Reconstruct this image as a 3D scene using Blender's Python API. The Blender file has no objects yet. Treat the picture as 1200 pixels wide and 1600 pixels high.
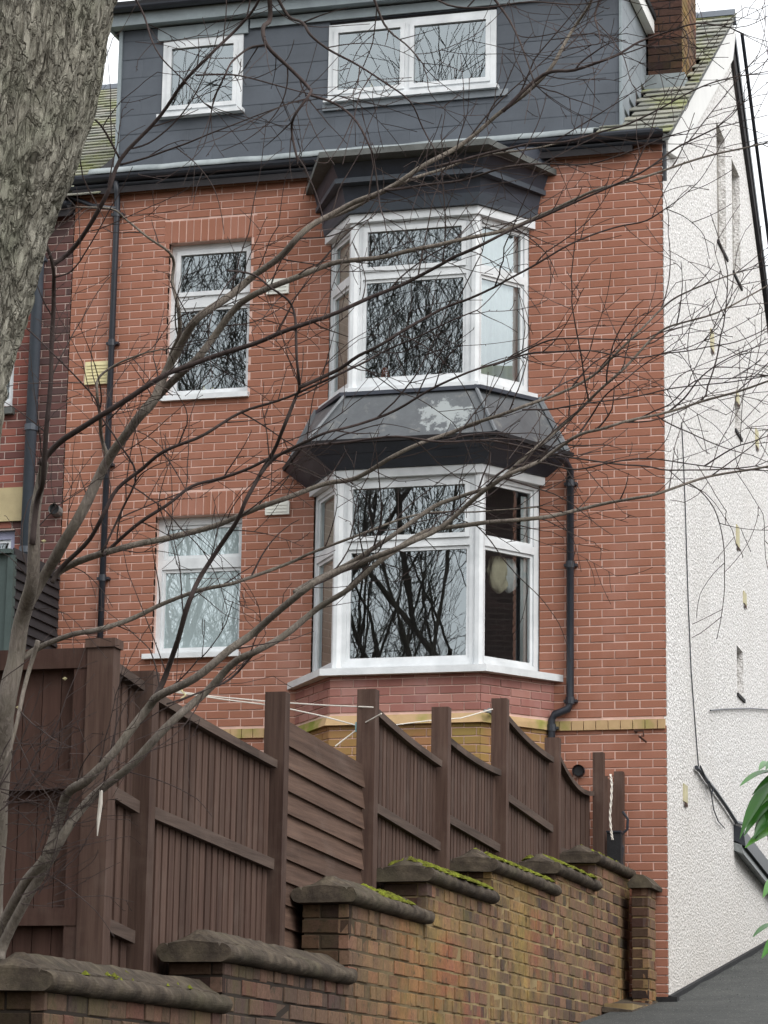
import bpy, math, random
from math import radians, sin, cos, pi
from mathutils import Vector as V, Matrix, noise
random.seed(7)
sc = bpy.context.scene

# ---------------------------------------------------------------- camera, sky, sun, exposure
YAW, PIT, ROL, FPX = radians(15.85), radians(12.63), radians(0.93), 4221.0
FW = V((-sin(YAW)*cos(PIT), cos(YAW)*cos(PIT), sin(PIT)))
r0 = V((cos(YAW), sin(YAW), 0)); u0 = r0.cross(FW)
RT = cos(ROL)*r0 + sin(ROL)*u0; UP = -sin(ROL)*r0 + cos(ROL)*u0
def ray(px, py): return FW + RT*((px-600)/FPX) + UP*((800-py)/FPX)
CAM = -ray(1043.5, 1565)*23.2
def on(px, py, ax, v):                       # point of the photo's pixel on the plane axis = v
    d = ray(px, py); return CAM + d*((v-CAM[ax])/d[ax])
def dep(px, py, z): return CAM + ray(px, py)*z
cd = bpy.data.cameras.new('camera'); cam = bpy.data.objects.new('camera', cd); sc.collection.objects.link(cam)
cam.matrix_world = Matrix(((RT.x, UP.x, -FW.x, CAM.x), (RT.y, UP.y, -FW.y, CAM.y), (RT.z, UP.z, -FW.z, CAM.z), (0, 0, 0, 1)))
cd.sensor_fit = 'VERTICAL'; cd.sensor_height = 24; cd.lens = 24*FPX/1600
cd.clip_start = .1; cd.clip_end = 2000
sc.camera = cam

w = bpy.data.worlds.new('World'); sc.world = w; w.use_nodes = True
nt = w.node_tree; nt.nodes.clear()
sky = nt.nodes.new('ShaderNodeTexSky'); sky.sky_type = 'NISHITA'; sky.sun_disc = False
sky.sun_elevation = radians(48); sky.sun_rotation = radians(128)
sky.air_density = 1.2; sky.dust_density = 6.0; sky.ozone_density = 1.0
hs = nt.nodes.new('ShaderNodeHueSaturation'); hs.inputs['Saturation'].default_value = .22
bg = nt.nodes.new('ShaderNodeBackground'); bg.inputs['Strength'].default_value = .15
wo = nt.nodes.new('ShaderNodeOutputWorld')
mxs = nt.nodes.new('ShaderNodeMixRGB'); mxs.inputs[0].default_value = .6; mxs.inputs[2].default_value = (8.6, 8.8, 9.0, 1)   # closed cloud cover
nt.links.new(sky.outputs[0], hs.inputs['Color']); nt.links.new(hs.outputs[0], mxs.inputs[1]); nt.links.new(mxs.outputs[0], bg.inputs[0]); nt.links.new(bg.outputs[0], wo.inputs[0])
sl = bpy.data.lights.new('sun', 'SUN'); sun = bpy.data.objects.new('sun', sl); sc.collection.objects.link(sun)
sl.energy = 0.6; sl.angle = radians(50); sl.color = (1, .97, .93)
az = radians(128)    # sun stands behind and to the right of the camera
sd = V((sin(az)*cos(radians(48)), cos(az)*cos(radians(48)), sin(radians(48))))
sun.rotation_euler = sd.to_track_quat('Z', 'Y').to_euler()
vs = sc.view_settings; vs.view_transform = 'Standard'; vs.look = 'None'; vs.gamma = 1; vs.use_curve_mapping = False
vs.exposure = 0.65
sc.cycles.max_bounces = 8; sc.cycles.transparent_max_bounces = 12
sc.cycles.caustics_reflective = False; sc.cycles.caustics_refractive = False

# ---------------------------------------------------------------- materials
def lin(c): return tuple(((x/255)/12.92 if x/255 <= .04045 else ((x/255+.055)/1.055)**2.4) for x in c) + (1,)
class NT:
    def __init__(s, name, rough=.8, spec=.3):
        s.m = bpy.data.materials.new(name); s.m.use_nodes = True; s.t = s.m.node_tree
        s.b = s.t.nodes['Principled BSDF']; s.b.inputs['Roughness'].default_value = rough
        s.b.inputs['Specular IOR Level'].default_value = spec
    def n(s, typ, **k):
        o = s.t.nodes.new('ShaderNode'+typ)
        for a, v in k.items(): setattr(o, a, v)
        return o
    def l(s, a, b): s.t.links.new(a, b)
    def pos(s, scale=(1, 1, 1), obj=False):
        g = s.n('TexCoord').outputs['Object'] if obj else s.n('NewGeometry').outputs['Position']
        mp = s.n('Mapping'); mp.inputs['Scale'].default_value = scale; s.l(g, mp.inputs[0]); return mp.outputs[0]
    def noise(s, sc_, det=4, rough=.6, vec=None, dist=0):
        o = s.n('TexNoise'); o.inputs['Scale'].default_value = sc_; o.inputs['Detail'].default_value = det
        o.inputs['Roughness'].default_value = rough; o.inputs['Distortion'].default_value = dist
        s.l(vec or s.pos(), o.inputs['Vector']); return o.outputs[0]
    def ramp(s, fac, stops):
        o = s.n('ValToRGB'); e = o.color_ramp.elements
        e[0].position, e[0].color = stops[0]; e[1].position, e[1].color = stops[-1]
        for p, c in stops[1:-1]: x = e.new(p); x.color = c
        s.l(fac, o.inputs[0]); return o.outputs[0]
    def mix(s, fac, a, b, mode='MIX'):
        o = s.n('MixRGB', blend_type=mode)
        for i, v in ((0, fac), (1, a), (2, b)):
            if isinstance(v, (int, float)): o.inputs[i].default_value = v
            elif isinstance(v, tuple): o.inputs[i].default_value = v
            else: s.l(v, o.inputs[i])
        return o.outputs[0]
    def math(s, op, a, b=0.0):
        o = s.n('Math', operation=op)
        for i, v in ((0, a), (1, b)):
            if isinstance(v, (int, float)): o.inputs[i].default_value = v
            else: s.l(v, o.inputs[i])
        return o.outputs[0]
    def mask(s, fac, lo, hi): return s.ramp(fac, [(lo, (0, 0, 0, 1)), (hi, (1, 1, 1, 1))])
    def rnd(s):      # one random value per piece: per object, and per island in joined pieces
        a = s.n('ObjectInfo').outputs['Random']; b = s.n('NewGeometry').outputs['Random Per Island']
        return s.math('FRACT', s.math('ADD', a, b))
    def xyz(s): o = s.n('SeparateXYZ'); s.l(s.n('NewGeometry').outputs['Position'], o.inputs[0]); return o.outputs
    def bump(s, h, st=.4, d=.01):
        o = s.n('Bump'); o.inputs['Strength'].default_value = st; o.inputs['Distance'].default_value = d
        s.l(h, o.inputs['Height']); s.l(o.outputs[0], s.b.inputs['Normal'])
    def col(s, c):
        if isinstance(c, tuple): s.b.inputs['Base Color'].default_value = c
        else: s.l(c, s.b.inputs['Base Color'])
        return s.m
M = {}
def simple(name, c, rough=.7, var=.18, nscale=6, bump=0, spec=.3, stretch=(1, 1, 1), piece=0):
    t = NT(name, rough, spec); c = lin(c)
    d = tuple(x*(1-var) for x in c[:3])+(1,); e = tuple(min(1, x*(1+var)) for x in c[:3])+(1,)
    f = t.noise(nscale, 6, .65, t.pos(stretch))
    cc = t.ramp(f, [(.3, d), (.7, e)])
    if piece:
        cc = t.mix(1.0, cc, t.ramp(t.rnd(), [(0, (1-piece,)*3+(1,)), (1, (1+piece*.6,)*3+(1,))]), 'MULTIPLY')
    if bump: t.bump(t.noise(nscale*6, 6, .7, t.pos(stretch)), bump, .01)
    M[name] = t.col(cc); return M[name]

def face_brick():
    t = NT('face_brick', .9, .15)
    r = t.rnd()
    c = t.ramp(r, [(0, lin((136, 85, 81))), (.35, lin((146, 94, 89))), (.6, lin((151, 99, 94))), (.8, lin((141, 89, 85))), (1, lin((155, 104, 99)))])
    big = t.noise(.9, 5, .6)
    c = t.mix(t.mask(big, .5, .75), c, t.mix(.35, c, lin((128, 88, 80))))
    fine = t.noise(60, 4, .7)
    c = t.mix(.5, c, t.mix(1.0, c, t.ramp(fine, [(.25, (.72,)*3+(1,)), (.75, (1.2,)*3+(1,))]), 'MULTIPLY'))
    z = t.xyz()[2]                                                     # ochre damp staining below the string course
    st = t.mask(t.math('ADD', z, t.math('MULTIPLY', t.noise(1.2), .5)), 2.55, 2.75)
    st2 = t.math('SUBTRACT', 1.0, st)
    c = t.mix(t.math('MULTIPLY', st2, .55), c, lin((156, 112, 84)))
    gx = t.mask(t.noise(1.6, 5, .6, t.pos((1, 1, .35))), .52, .7)       # pale bloom
    c = t.mix(t.math('MULTIPLY', gx, .22), c, lin((190, 150, 140)))
    t.bump(fine, .3, .004); M['face_brick'] = t.col(c)
face_brick()
simple('face_mortar', (204, 172, 160), .95, .14, 9)
def bay_brick():
    t = NT('bay_brick', .9, .15)
    c = t.ramp(t.rnd(), [(0, lin((138, 94, 86))), (.5, lin((150, 104, 95))), (1, lin((162, 118, 107)))])
    c = t.mix(t.math('MULTIPLY', t.mask(t.noise(2.2, 5, .6, t.pos((1, 1, .3))), .45, .7), .4), c, lin((186, 152, 150)))
    z = t.xyz()[2]
    low = t.math('SUBTRACT', 1.0, t.mask(t.math('DIVIDE', z, 10.0), .239, .246))
    c = t.mix(t.math('MULTIPLY', low, .75), c, t.ramp(t.noise(2.5), [(.35, lin((150, 112, 70))), (.65, lin((142, 128, 60)))]))
    M['bay_brick'] = t.col(c)
bay_brick()
def string_stone():
    t = NT('string_stone', .9, .2)
    c = t.ramp(t.noise(5, 6), [(.3, lin((168, 140, 104))), (.7, lin((190, 162, 124)))])
    c = t.mix(t.mask(t.noise(2.1, 4), .5, .66), c, lin((128, 132, 62)))
    M['string_stone'] = t.col(c)
string_stone()
def old_brick(name, tint, side):
    t = NT(name, .95, .12); r = t.rnd()
    c = t.ramp(r, [(0, lin((84, 70, 64))), (.2, lin((120, 96, 80))), (.42, lin((134, 106, 84))), (.6, lin((104, 86, 74))), (.78, lin((144, 108, 88))), (.9, lin((78, 68, 66))), (1, lin((136, 94, 78)))])
    if side:
        y = t.xyz()[1]
        n1 = t.noise(.55, 4, .6)
        k = t.math('ADD', y, t.math('MULTIPLY', n1, 3.0))
        # sooty near end, lichen-yellow middle, orange-brown far end
        soot = t.math('SUBTRACT', 1.0, t.mask(t.math('DIVIDE', t.math('ADD', k, 12.0), 12.0), .34, .52))
        c = t.mix(t.math('MULTIPLY', soot, .8), c, t.mix(.45, lin((70, 62, 60)), c))
        lich = t.mask(t.noise(.8, 6, .65), .47, .66)
        mid = t.mask(t.math('DIVIDE', t.math('ADD', k, 12.0), 12.0), .40, .58)
        c = t.mix(t.math('MULTIPLY', t.math('MULTIPLY', lich, mid), .85), c, t.ramp(t.noise(7), [(.3, lin((140, 118, 68))), (.7, lin((182, 154, 90)))]))
        red = t.math('MULTIPLY', t.mask(t.noise(.9, 3, .5, t.pos((1, 1, 1.4))), .56, .64), mid)
        c = t.mix(t.math('MULTIPLY', red, .4), c, lin((160, 84, 70)))
    f = t.noise(38, 6, .75)
    c = t.mix(1.0, c, t.ramp(f, [(.25, (.6,)*3+(1,)), (.7, (1.15,)*3+(1,))]), 'MULTIPLY')
    c = t.mix(t.mask(t.noise(11, 6, .7), .58, .7), c, lin((70, 66, 56)))
    c = t.mix(t.math('MULTIPLY', t.mask(t.noise(2.4, 6, .7, t.pos((1, 1, .5))), .5, .68), .45), c, lin((96, 96, 58)))
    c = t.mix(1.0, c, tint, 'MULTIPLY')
    t.bump(f, .6, .008); M[name] = t.col(c)
old_brick('old_wall_brick', (1, 1, 1, 1), True)
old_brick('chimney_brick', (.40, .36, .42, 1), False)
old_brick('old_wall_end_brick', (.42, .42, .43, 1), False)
def nb():
    t = NT('neighbour_brick', .9, .15)
    c = t.ramp(t.rnd(), [(0, lin((88, 64, 62))), (.3, lin((122, 76, 68))), (.6, lin((138, 84, 74))), (.8, lin((98, 68, 65))), (1, lin((144, 92, 80)))])
    x = t.xyz()[0]
    q = t.mask(t.math('ADD', x, 7.0), .86, .93)                         # the sooty strip beside the party line
    c = t.mix(t.math('MULTIPLY', q, .6), c, lin((74, 64, 64)))
    M['neighbour_brick'] = t.col(c)
nb()
def old_mortar():
    t = NT('old_mortar', .95, .12); y = t.xyz()[1]
    f = t.mask(t.math('DIVIDE', t.math('ADD', t.math('ADD', y, 12.0), t.math('MULTIPLY', t.noise(.7), 2.0)), 14.0), .30, .52)
    M['old_mortar'] = t.col(t.mix(f, lin((56, 50, 45)), t.ramp(t.noise(4), [(.3, lin((118, 100, 74))), (.7, lin((160, 142, 104)))])))
old_mortar()
simple('neighbour_mortar', (186, 168, 160), .95, .15, 7)
def render_mat(name, a, b, dk):
    t = NT(name, .95, .15)
    v = t.n('TexVoronoi'); v.inputs['Scale'].default_value = 48; v.inputs['Randomness'].default_value = 1
    t.l(t.pos((1, .55, 1)), v.inputs['Vector'])
    n = t.noise(38, 4, .75, t.pos((1, .6, 1)))
    c = t.ramp(n, [(.38, dk), (.49, lin(a)), (.6, lin(b))])
    c = t.mix(.5, c, t.mix(1.0, c, t.ramp(v.outputs['Color'], [(.1, (.7,)*3+(1,)), (.9, (1.1,)*3+(1,))]), 'MULTIPLY'))
    z = t.xyz()[2]
    low = t.math('SUBTRACT', 1.0, t.mask(t.math('ADD', t.math('DIVIDE', z, 4.0), t.math('MULTIPLY', t.noise(1.5), .3)), .2, .8))
    c = t.mix(t.math('MULTIPLY', low, .4), c, lin((186, 176, 162)))
    c = t.mix(t.math('MULTIPLY', t.mask(t.noise(.7, 5, .6, t.pos((1, 1, .3))), .5, .8), .25), c, lin((186, 180, 172)))
    t.bump(t.mix(.5, n, v.outputs['Distance']), .9, .018); M[name] = t.col(c)
render_mat('pebbledash', (232, 230, 228), (249, 248, 247), lin((172, 168, 164)))
render_mat('shaded_pebbledash', (150, 146, 140), (180, 175, 168), lin((92, 90, 88)))  # greyed copy of the gable render, recess shade put into the colour
def upvc():
    t = NT('white_upvc', .35, .5)
    c = t.ramp(t.noise(4, 4), [(.3, lin((198, 202, 204))), (.7, lin((226, 229, 231)))])
    M['white_upvc'] = t.col(c)
upvc()
def glass():
    m = bpy.data.materials.new('window_glass'); m.use_nodes = True; t = m.node_tree; t.nodes.clear()
    o = t.nodes.new('ShaderNodeOutputMaterial'); mx = t.nodes.new('ShaderNodeMixShader')
    tr = t.nodes.new('ShaderNodeBsdfTransparent'); tr.inputs[0].default_value = (.92, .96, .96, 1)
    gl = t.nodes.new('ShaderNodeBsdfGlossy'); gl.inputs['Roughness'].default_value = .004; gl.inputs['Color'].default_value = (.86, .95, .98, 1)
    lw = t.nodes.new('ShaderNodeFresnel'); lw.inputs[0].default_value = 1.5
    ma = t.nodes.new('ShaderNodeMath'); ma.operation = 'MULTIPLY_ADD'; ma.inputs[1].default_value = .75; ma.inputs[2].default_value = .25
    ma.use_clamp = True
    t.links.new(lw.outputs[0], ma.inputs[0]); t.links.new(ma.outputs[0], mx.inputs[0])
    t.links.new(tr.outputs[0], mx.inputs[1]); t.links.new(gl.outputs[0], mx.inputs[2]); t.links.new(mx.outputs[0], o.inputs[0])
    g = t.nodes.new('ShaderNodeNewGeometry'); n = t.nodes.new('ShaderNodeTexNoise'); n.inputs['Scale'].default_value = 4.0
    n.inputs['Detail'].default_value = 1.0
    b = t.nodes.new('ShaderNodeBump'); b.inputs['Strength'].default_value = .016; b.inputs['Distance'].default_value = .008
    t.links.new(g.outputs['Position'], n.inputs['Vector']); t.links.new(n.outputs[0], b.inputs['Height']); t.links.new(b.outputs[0], gl.inputs['Normal'])
    M['window_glass'] = m
glass()
def frosted():
    m = M['window_glass'].copy(); m.name = 'frosted_glass'; t = m.node_tree
    tr = next(n for n in t.nodes if n.type == 'BSDF_TRANSPARENT'); mx = next(n for n in t.nodes if n.type == 'MIX_SHADER')
    df = t.nodes.new('ShaderNodeBsdfDiffuse'); df.inputs[0].default_value = (.38, .46, .47, 1)
    t.links.new(df.outputs[0], mx.inputs[1]); t.nodes.remove(tr); M['frosted_glass'] = m
frosted()
def fenceM(name, a, b, ax):
    t = NT(name, .85, .2)
    st = {'z': (30, 30, 1.6), 'y': (30, 1.2, 30)}[ax]
    c = t.ramp(t.noise(1.0, 6, .65, t.pos(st)), [(.3, lin(a)), (.72, lin(b))])
    c = t.mix(1.0, c, t.ramp(t.rnd(), [(0, (.78,)*3+(1,)), (1, (1.25,)*3+(1,))]), 'MULTIPLY')
    c = t.mix(t.math('MULTIPLY', t.mask(t.noise(3.2, 5), .52, .7), .35), c, lin((104, 90, 82)))
    t.bump(t.noise(1.5, 6, .7, t.pos(st)), .5, .006); M[name] = t.col(c)
fenceM('fence_wood', (64, 47, 41), (94, 75, 66), 'z')
fenceM('fence_rail_wood', (62, 51, 46), (94, 80, 72), 'y')
fenceM('bare_board_wood', (66, 50, 42), (106, 84, 72), 'y')
fenceM('red_fence_wood', (60, 43, 37), (80, 59, 52), 'z')
def coping():
    t = NT('coping_stone', .95, .15)
    c = t.ramp(t.noise(9, 7, .7), [(.28, lin((50, 45, 40))), (.5, lin((76, 68, 60))), (.75, lin((108, 98, 84)))])
    c = t.mix(t.math('MULTIPLY', t.mask(t.noise(2.1, 5, .6), .5, .68), .5), c, lin((88, 84, 66)))
    t.bump(t.noise(40, 7, .75), .7, .01); M['coping_stone'] = t.col(c)
coping()
def moss():
    t = NT('moss', 1, .05)
    c = t.ramp(t.noise(22, 6, .7), [(.3, lin((66, 60, 30))), (.45, lin((98, 98, 44))), (.58, lin((122, 130, 48))), (.72, lin((150, 158, 60)))])
    t.bump(t.noise(60, 5, .7), 1, .02); M['moss'] = t.col(c)
moss()
simple('dormer_slate', (80, 86, 94), .62, .16, 2.5, .15, .4, piece=.10)
simple('dormer_cheek_slate', (130, 137, 143), .6, .12, 2.5, .15, .4, piece=.10)
def lead(name, a, b):
    t = NT(name, .55, .5)
    c = t.ramp(t.noise(3.2, 6, .65, t.pos((1, 1, .6))), [(.3, lin(a)), (.7, lin(b))])
    c = t.mix(t.math('MULTIPLY', t.mask(t.noise(6, 6, .7), .56, .7), .4), c, lin((140, 140, 134)))
    if name == 'lead_sheet':        # pale patch of old paint flaking on the front sheet
        g = t.n('NewGeometry').outputs['Position']; vm = t.n('VectorMath', operation='SUBTRACT'); t.l(g, vm.inputs[0]); vm.inputs[1].default_value = (-1.83, -.74, 5.12)
        v2 = t.n('VectorMath', operation='MULTIPLY'); t.l(vm.outputs[0], v2.inputs[0]); v2.inputs[1].default_value = (2.6, 3.0, 3.6)
        ln = t.n('VectorMath', operation='LENGTH'); t.l(v2.outputs[0], ln.inputs[0])
        k = t.math('SUBTRACT', t.math('ADD', t.noise(13, 6, .72), t.math('MULTIPLY', t.noise(4, 2), .5)), t.math('MULTIPLY', ln.outputs['Value'], .42))
        c = t.mix(t.math('MULTIPLY', t.mask(k, .50, .57), .8), c, lin((150, 156, 156)))
    t.bump(t.noise(9, 5), .3, .01); M[name] = t.col(c)
lead('lead_roll', (88, 92, 96), (118, 122, 126)); lead('lead_sheet', (68, 71, 75), (90, 94, 97)); lead('lead_flashing', (104, 112, 114), (152, 160, 162))
simple('navy_paint', (50, 55, 66), .5, .2, 6, .15, .5)
simple('blue_grey_paint', (66, 73, 82), .5, .15, 6, .1, .5)
simple('weathered_ledge', (92, 94, 92), .8, .25, 8, .3)
simple('grey_fascia', (138, 148, 152), .7, .15, 5, .1)
simple('black_plastic', (40, 44, 52), .4, .2, 5, 0, .5)
simple('dark_timber', (46, 44, 46), .8, .2, 7, .2)
simple('fence_shadow_wood', (38, 30, 28), .9, .2, 7)  # wood darkened to stand in for the shade between the slats
simple('bitumen', (34, 34, 36), .8, .3, 9, .5)
def slate_roof():
    t = NT('roof_slate', .85, .25)
    c = t.ramp(t.rnd(), [(0, lin((116, 118, 112))), (.5, lin((134, 134, 126))), (1, lin((150, 148, 138)))])
    c = t.mix(t.math('MULTIPLY', t.mask(t.math('ADD', t.noise(1.5, 6, .65), t.math('MULTIPLY', t.math('LESS_THAN', t.xyz()[2], 9.2), .05)), .5, .64), .8), c, t.ramp(t.noise(16), [(.3, lin((122, 126, 92))), (.7, lin((146, 151, 92)))]))
    t.bump(t.noise(20, 6), .5, .01); M['roof_slate'] = t.col(c)
slate_roof()
def bark(name, a, b, g, sc_=1, fiss=1, zs=.25):
    t = NT(name, .95, .1)
    n = t.noise(9*sc_, 8, .72, t.pos((1, 1, zs)), 1.2)
    c = t.ramp(n, [(.3, lin(a)), (.62, lin(b))])
    c = t.mix(t.math('MULTIPLY', t.mask(t.noise(1.6*sc_, 5, .6), .45, .65), .6), c, lin(g))
    if name == 'tree_bark':
        for sc2, wd, am in ((1.5, .04, .42), (3.1, .05, .34)):
            k = t.math('ABSOLUTE', t.math('SUBTRACT', t.noise(11*sc2, 3, .5, t.pos((1, 1, .22)), .9), .5))
            cr = t.math('SUBTRACT', 1.0, t.mask(k, 0.0, wd)); c = t.mix(t.math('MULTIPLY', cr, am), c, lin((66, 58, 48)))
            n = t.math('SUBTRACT', n, t.math('MULTIPLY', cr, am))
    t.bump(n, .9*fiss, .03); M[name] = t.col(c)
bark('tree_bark', (120, 116, 104), (200, 196, 182), (160, 163, 144), 3, 1.2, .11)
bark('young_bark', (92, 84, 78), (146, 137, 128), (122, 116, 104), 5, .7)
bark('twig_bark', (58, 50, 50), (84, 74, 72), (70, 64, 60), 2, .2)
bark('dark_bark', (52, 48, 46), (78, 72, 66), (60, 58, 50), 1)
def asphalt():
    t = NT('asphalt', .9, .25)
    c = t.ramp(t.noise(1.4, 8, .75), [(.3, lin((52, 54, 54))), (.7, lin((80, 81, 79)))])
    c = t.mix(t.mask(t.noise(55, 4, .7), .62, .68), c, lin((160, 158, 150)))
    t.bump(t.noise(90, 4, .7), .6, .01); M['asphalt'] = t.col(c)
asphalt()
simple('soil', (74, 66, 52), 1, .4, 3, .6)
def leafm():
    t = NT('leaf_green', .38, .5)
    c = t.ramp(t.rnd(), [(0, lin((30, 72, 18))), (.6, lin((56, 108, 30))), (1, lin((92, 142, 52)))])
    t.b.inputs['Subsurface Weight'].default_value = 0
    M['leaf_green'] = t.col(c)
leafm()
simple('dark_leaf', (40, 62, 32), .6, .3, 5)
simple('net_curtain', (232, 236, 236), .9, .08, 8)
simple('beige_curtain', (226, 222, 208), .9, .08, 8)
simple('cream_curtain', (226, 216, 186), .9, .1, 8)
simple('pale_blind', (216, 230, 232), .9, .06, 3)
simple('room_paint', (170, 165, 162), .9, .15, 1)
simple('vent_white', (222, 222, 214), .5, .06, 8)
simple('vent_cream', (214, 204, 160), .6, .1, 8)
simple('vent_yellow', (192, 184, 150), .7, .2, 8)
simple('lintel_stone', (170, 156, 122), .9, .12, 5, .2)
simple('lilac_paint', (150, 150, 172), .5, .1, 5)
simple('green_board', (66, 78, 76), .6, .15, 4, .1)
simple('rope_white', (222, 216, 206), .8, .05, 8)
simple('cyan_plastic', (150, 190, 194), .4, .05, 8)
simple('yellow_paint', (214, 196, 84), .5, .05, 8)
simple('terracotta', (170, 96, 74), .8, .1, 8)
simple('galvanised', (120, 124, 124), .5, .2, 8, .1, .5)
simple('rust', (70, 48, 40), .9, .3, 12)
simple('old_white_paint', (226, 226, 224), .7, .06, 3, .1)

# ---------------------------------------------------------------- mesh helpers
col = sc.collection
class MB:
    def __init__(s): s.v = []; s.f = []
    def add(s, vs_, fs):
        n = len(s.v); s.v += [tuple(a) for a in vs_]; s.f += [tuple(i+n for i in f) for f in fs]; return s
    def box(s, x0, x1, y0, y1, z0, z1):
        return s.hexa([(x0, y0, z0), (x1, y0, z0), (x1, y1, z0), (x0, y1, z0), (x0, y0, z1), (x1, y0, z1), (x1, y1, z1), (x0, y1, z1)])
    def hexa(s, p): return s.add(p, [(0, 3, 2, 1), (4, 5, 6, 7), (0, 1, 5, 4), (1, 2, 6, 5), (2, 3, 7, 6), (3, 0, 4, 7)])
    def prism(s, pts, d):            # polygon (3D points, one plane) pushed along d
        n = len(pts); a = [V(p) for p in pts]; b = [p+V(d) for p in a]
        return s.add(a+b, [tuple(range(n))[::-1], tuple(range(n, 2*n))]+[(i, (i+1) % n, n+(i+1) % n, n+i) for i in range(n)])
    def tube(s, pts, rad, k=6, cap=True):
        pts = [V(p) for p in pts]; n = len(pts)
        if not isinstance(rad, (list, tuple)): rad = [rad]*n
        t0 = (pts[1]-pts[0]).normalized(); a = t0.cross(V((.3, .5, .81))).normalized()
        vs_, fs = [], []
        for i, p in enumerate(pts):
            t = (pts[min(i+1, n-1)]-pts[max(i-1, 0)]).normalized()
            a = (a-t*a.dot(t)).normalized(); b = t.cross(a)
            for j in range(k):
                q = 2*pi*j/k; vs_.append(p+(a*cos(q)+b*sin(q))*rad[i])
        for i in range(n-1):
            for j in range(k): fs.append((i*k+j, i*k+(j+1) % k, (i+1)*k+(j+1) % k, (i+1)*k+j))
        if cap: fs += [tuple(range(k))[::-1], tuple(range((n-1)*k, n*k))]
        return s.add(vs_, fs)
    def mesh(s, name, mat, smooth=False):
        me = bpy.data.meshes.new(name); me.from_pydata(s.v, [], s.f)
        if mat: me.materials.append(M[mat])
        if smooth: me.polygons.foreach_set('use_smooth', [True]*len(me.polygons))
        me.update(); return me
    def build(s, name, mat, parent=None, smooth=False, **props):
        return link(name, s.mesh(name, mat, smooth), parent, None, **props)
def wloc(o):
    p = V((0, 0, 0))
    while o: p += o.location; o = o.parent
    return p
def link(name, me, parent=None, loc=None, **props):
    o = bpy.data.objects.new(name, me); col.objects.link(o)
    o.parent = parent; o.location = (V(loc) if loc is not None else V((0, 0, 0)))-wloc(parent)
    for k, v_ in props.items(): o[k] = v_
    return o
def thing(name, label, cat, loc, group=None):
    o = bpy.data.objects.new(name, None); col.objects.link(o); o.location = loc; o.empty_display_size = .2
    o['label'] = label; o['category'] = cat
    if group: o['group'] = group
    return o
def set_(o, label, cat, group=None):
    o['label'] = label; o['category'] = cat
    if group: o['group'] = group
    return o

def brick_mesh(mat, name='brick', ch=.07):
    # unit brick: x 0..1 along, y 0..1 deep (front at y=0), z 0..1 high, small chamfer round the front
    c1, c2 = .018, .05
    v_ = [(0, .06, 0), (1, .06, 0), (1, .06, 1), (0, .06, 1), (c1, 0, c2), (1-c1, 0, c2), (1-c1, 0, 1-c2), (c1, 0, 1-c2), (0, 1, 0), (1, 1, 0), (1, 1, 1), (0, 1, 1)]
    f = [(4, 5, 6, 7), (0, 1, 5, 4), (1, 2, 6, 5), (2, 3, 7, 6), (3, 0, 4, 7), (0, 8, 9, 1), (1, 9, 10, 2), (2, 10, 11, 3), (3, 11, 8, 0)]
    return v_, f
BV, BF = brick_mesh(None)
def lay(rects, O, U, N, parent, mat, nobj, key=None, depth=.05, stuffname='bricks', jit=.003, name='brick', rough=0):
    """rects (u0,u1,z0,z1) laid on the plane through O along U, facing -N; first nobj by key are single objects"""
    O, U, N = V(O), V(U), V(N)
    if key: rects = sorted(rects, key=key)
    mes = []; rr = random.Random(len(rects))
    def wob(sx=1, sz=1):
        if not rough: return BV
        q = [rough*rr.uniform(-1, 1) for _ in range(36)]
        return [(x+q[i*3]*.5+(.012*rough*12*(1 if x < .5 else -1) if i in (4, 5, 6, 7) else 0), y+abs(q[i*3+1])*1.6*(i < 8), z+q[i*3+2]*1.1+(.03*rough*12*(1 if z < .5 else -1) if i in (4, 5, 6, 7) else 0)) for i, (x, y, z) in enumerate(BV)]
    for _ in range(8 if rough else 1): mes.append(MB().add(wob(), BF).mesh(name, mat))
    rot = Matrix((U, N, V((0, 0, 1)))).transposed().to_4x4()
    rest = MB()
    for i, (a, b, c, d) in enumerate(rects):
        dy = rr.uniform(-jit, jit); c += rr.uniform(-jit, jit)*.5; p = O+U*a+V((0, 0, c))+N*dy
        sx, sz = b-a, d-c
        if i < nobj:
            o = bpy.data.objects.new(name, mes[i % len(mes)]); col.objects.link(o); o.parent = parent
            o.rotation_euler = rot.to_euler(); o.location = p-wloc(parent); o.scale = (sx, depth, sz)
        else:
            rest.add([p+U*(x*sx)+N*(y*depth)+V((0, 0, z*sz)) for x, y, z in wob()], BF)
    if rest.v: rest.build(stuffname, mat, parent, kind='stuff')
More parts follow.
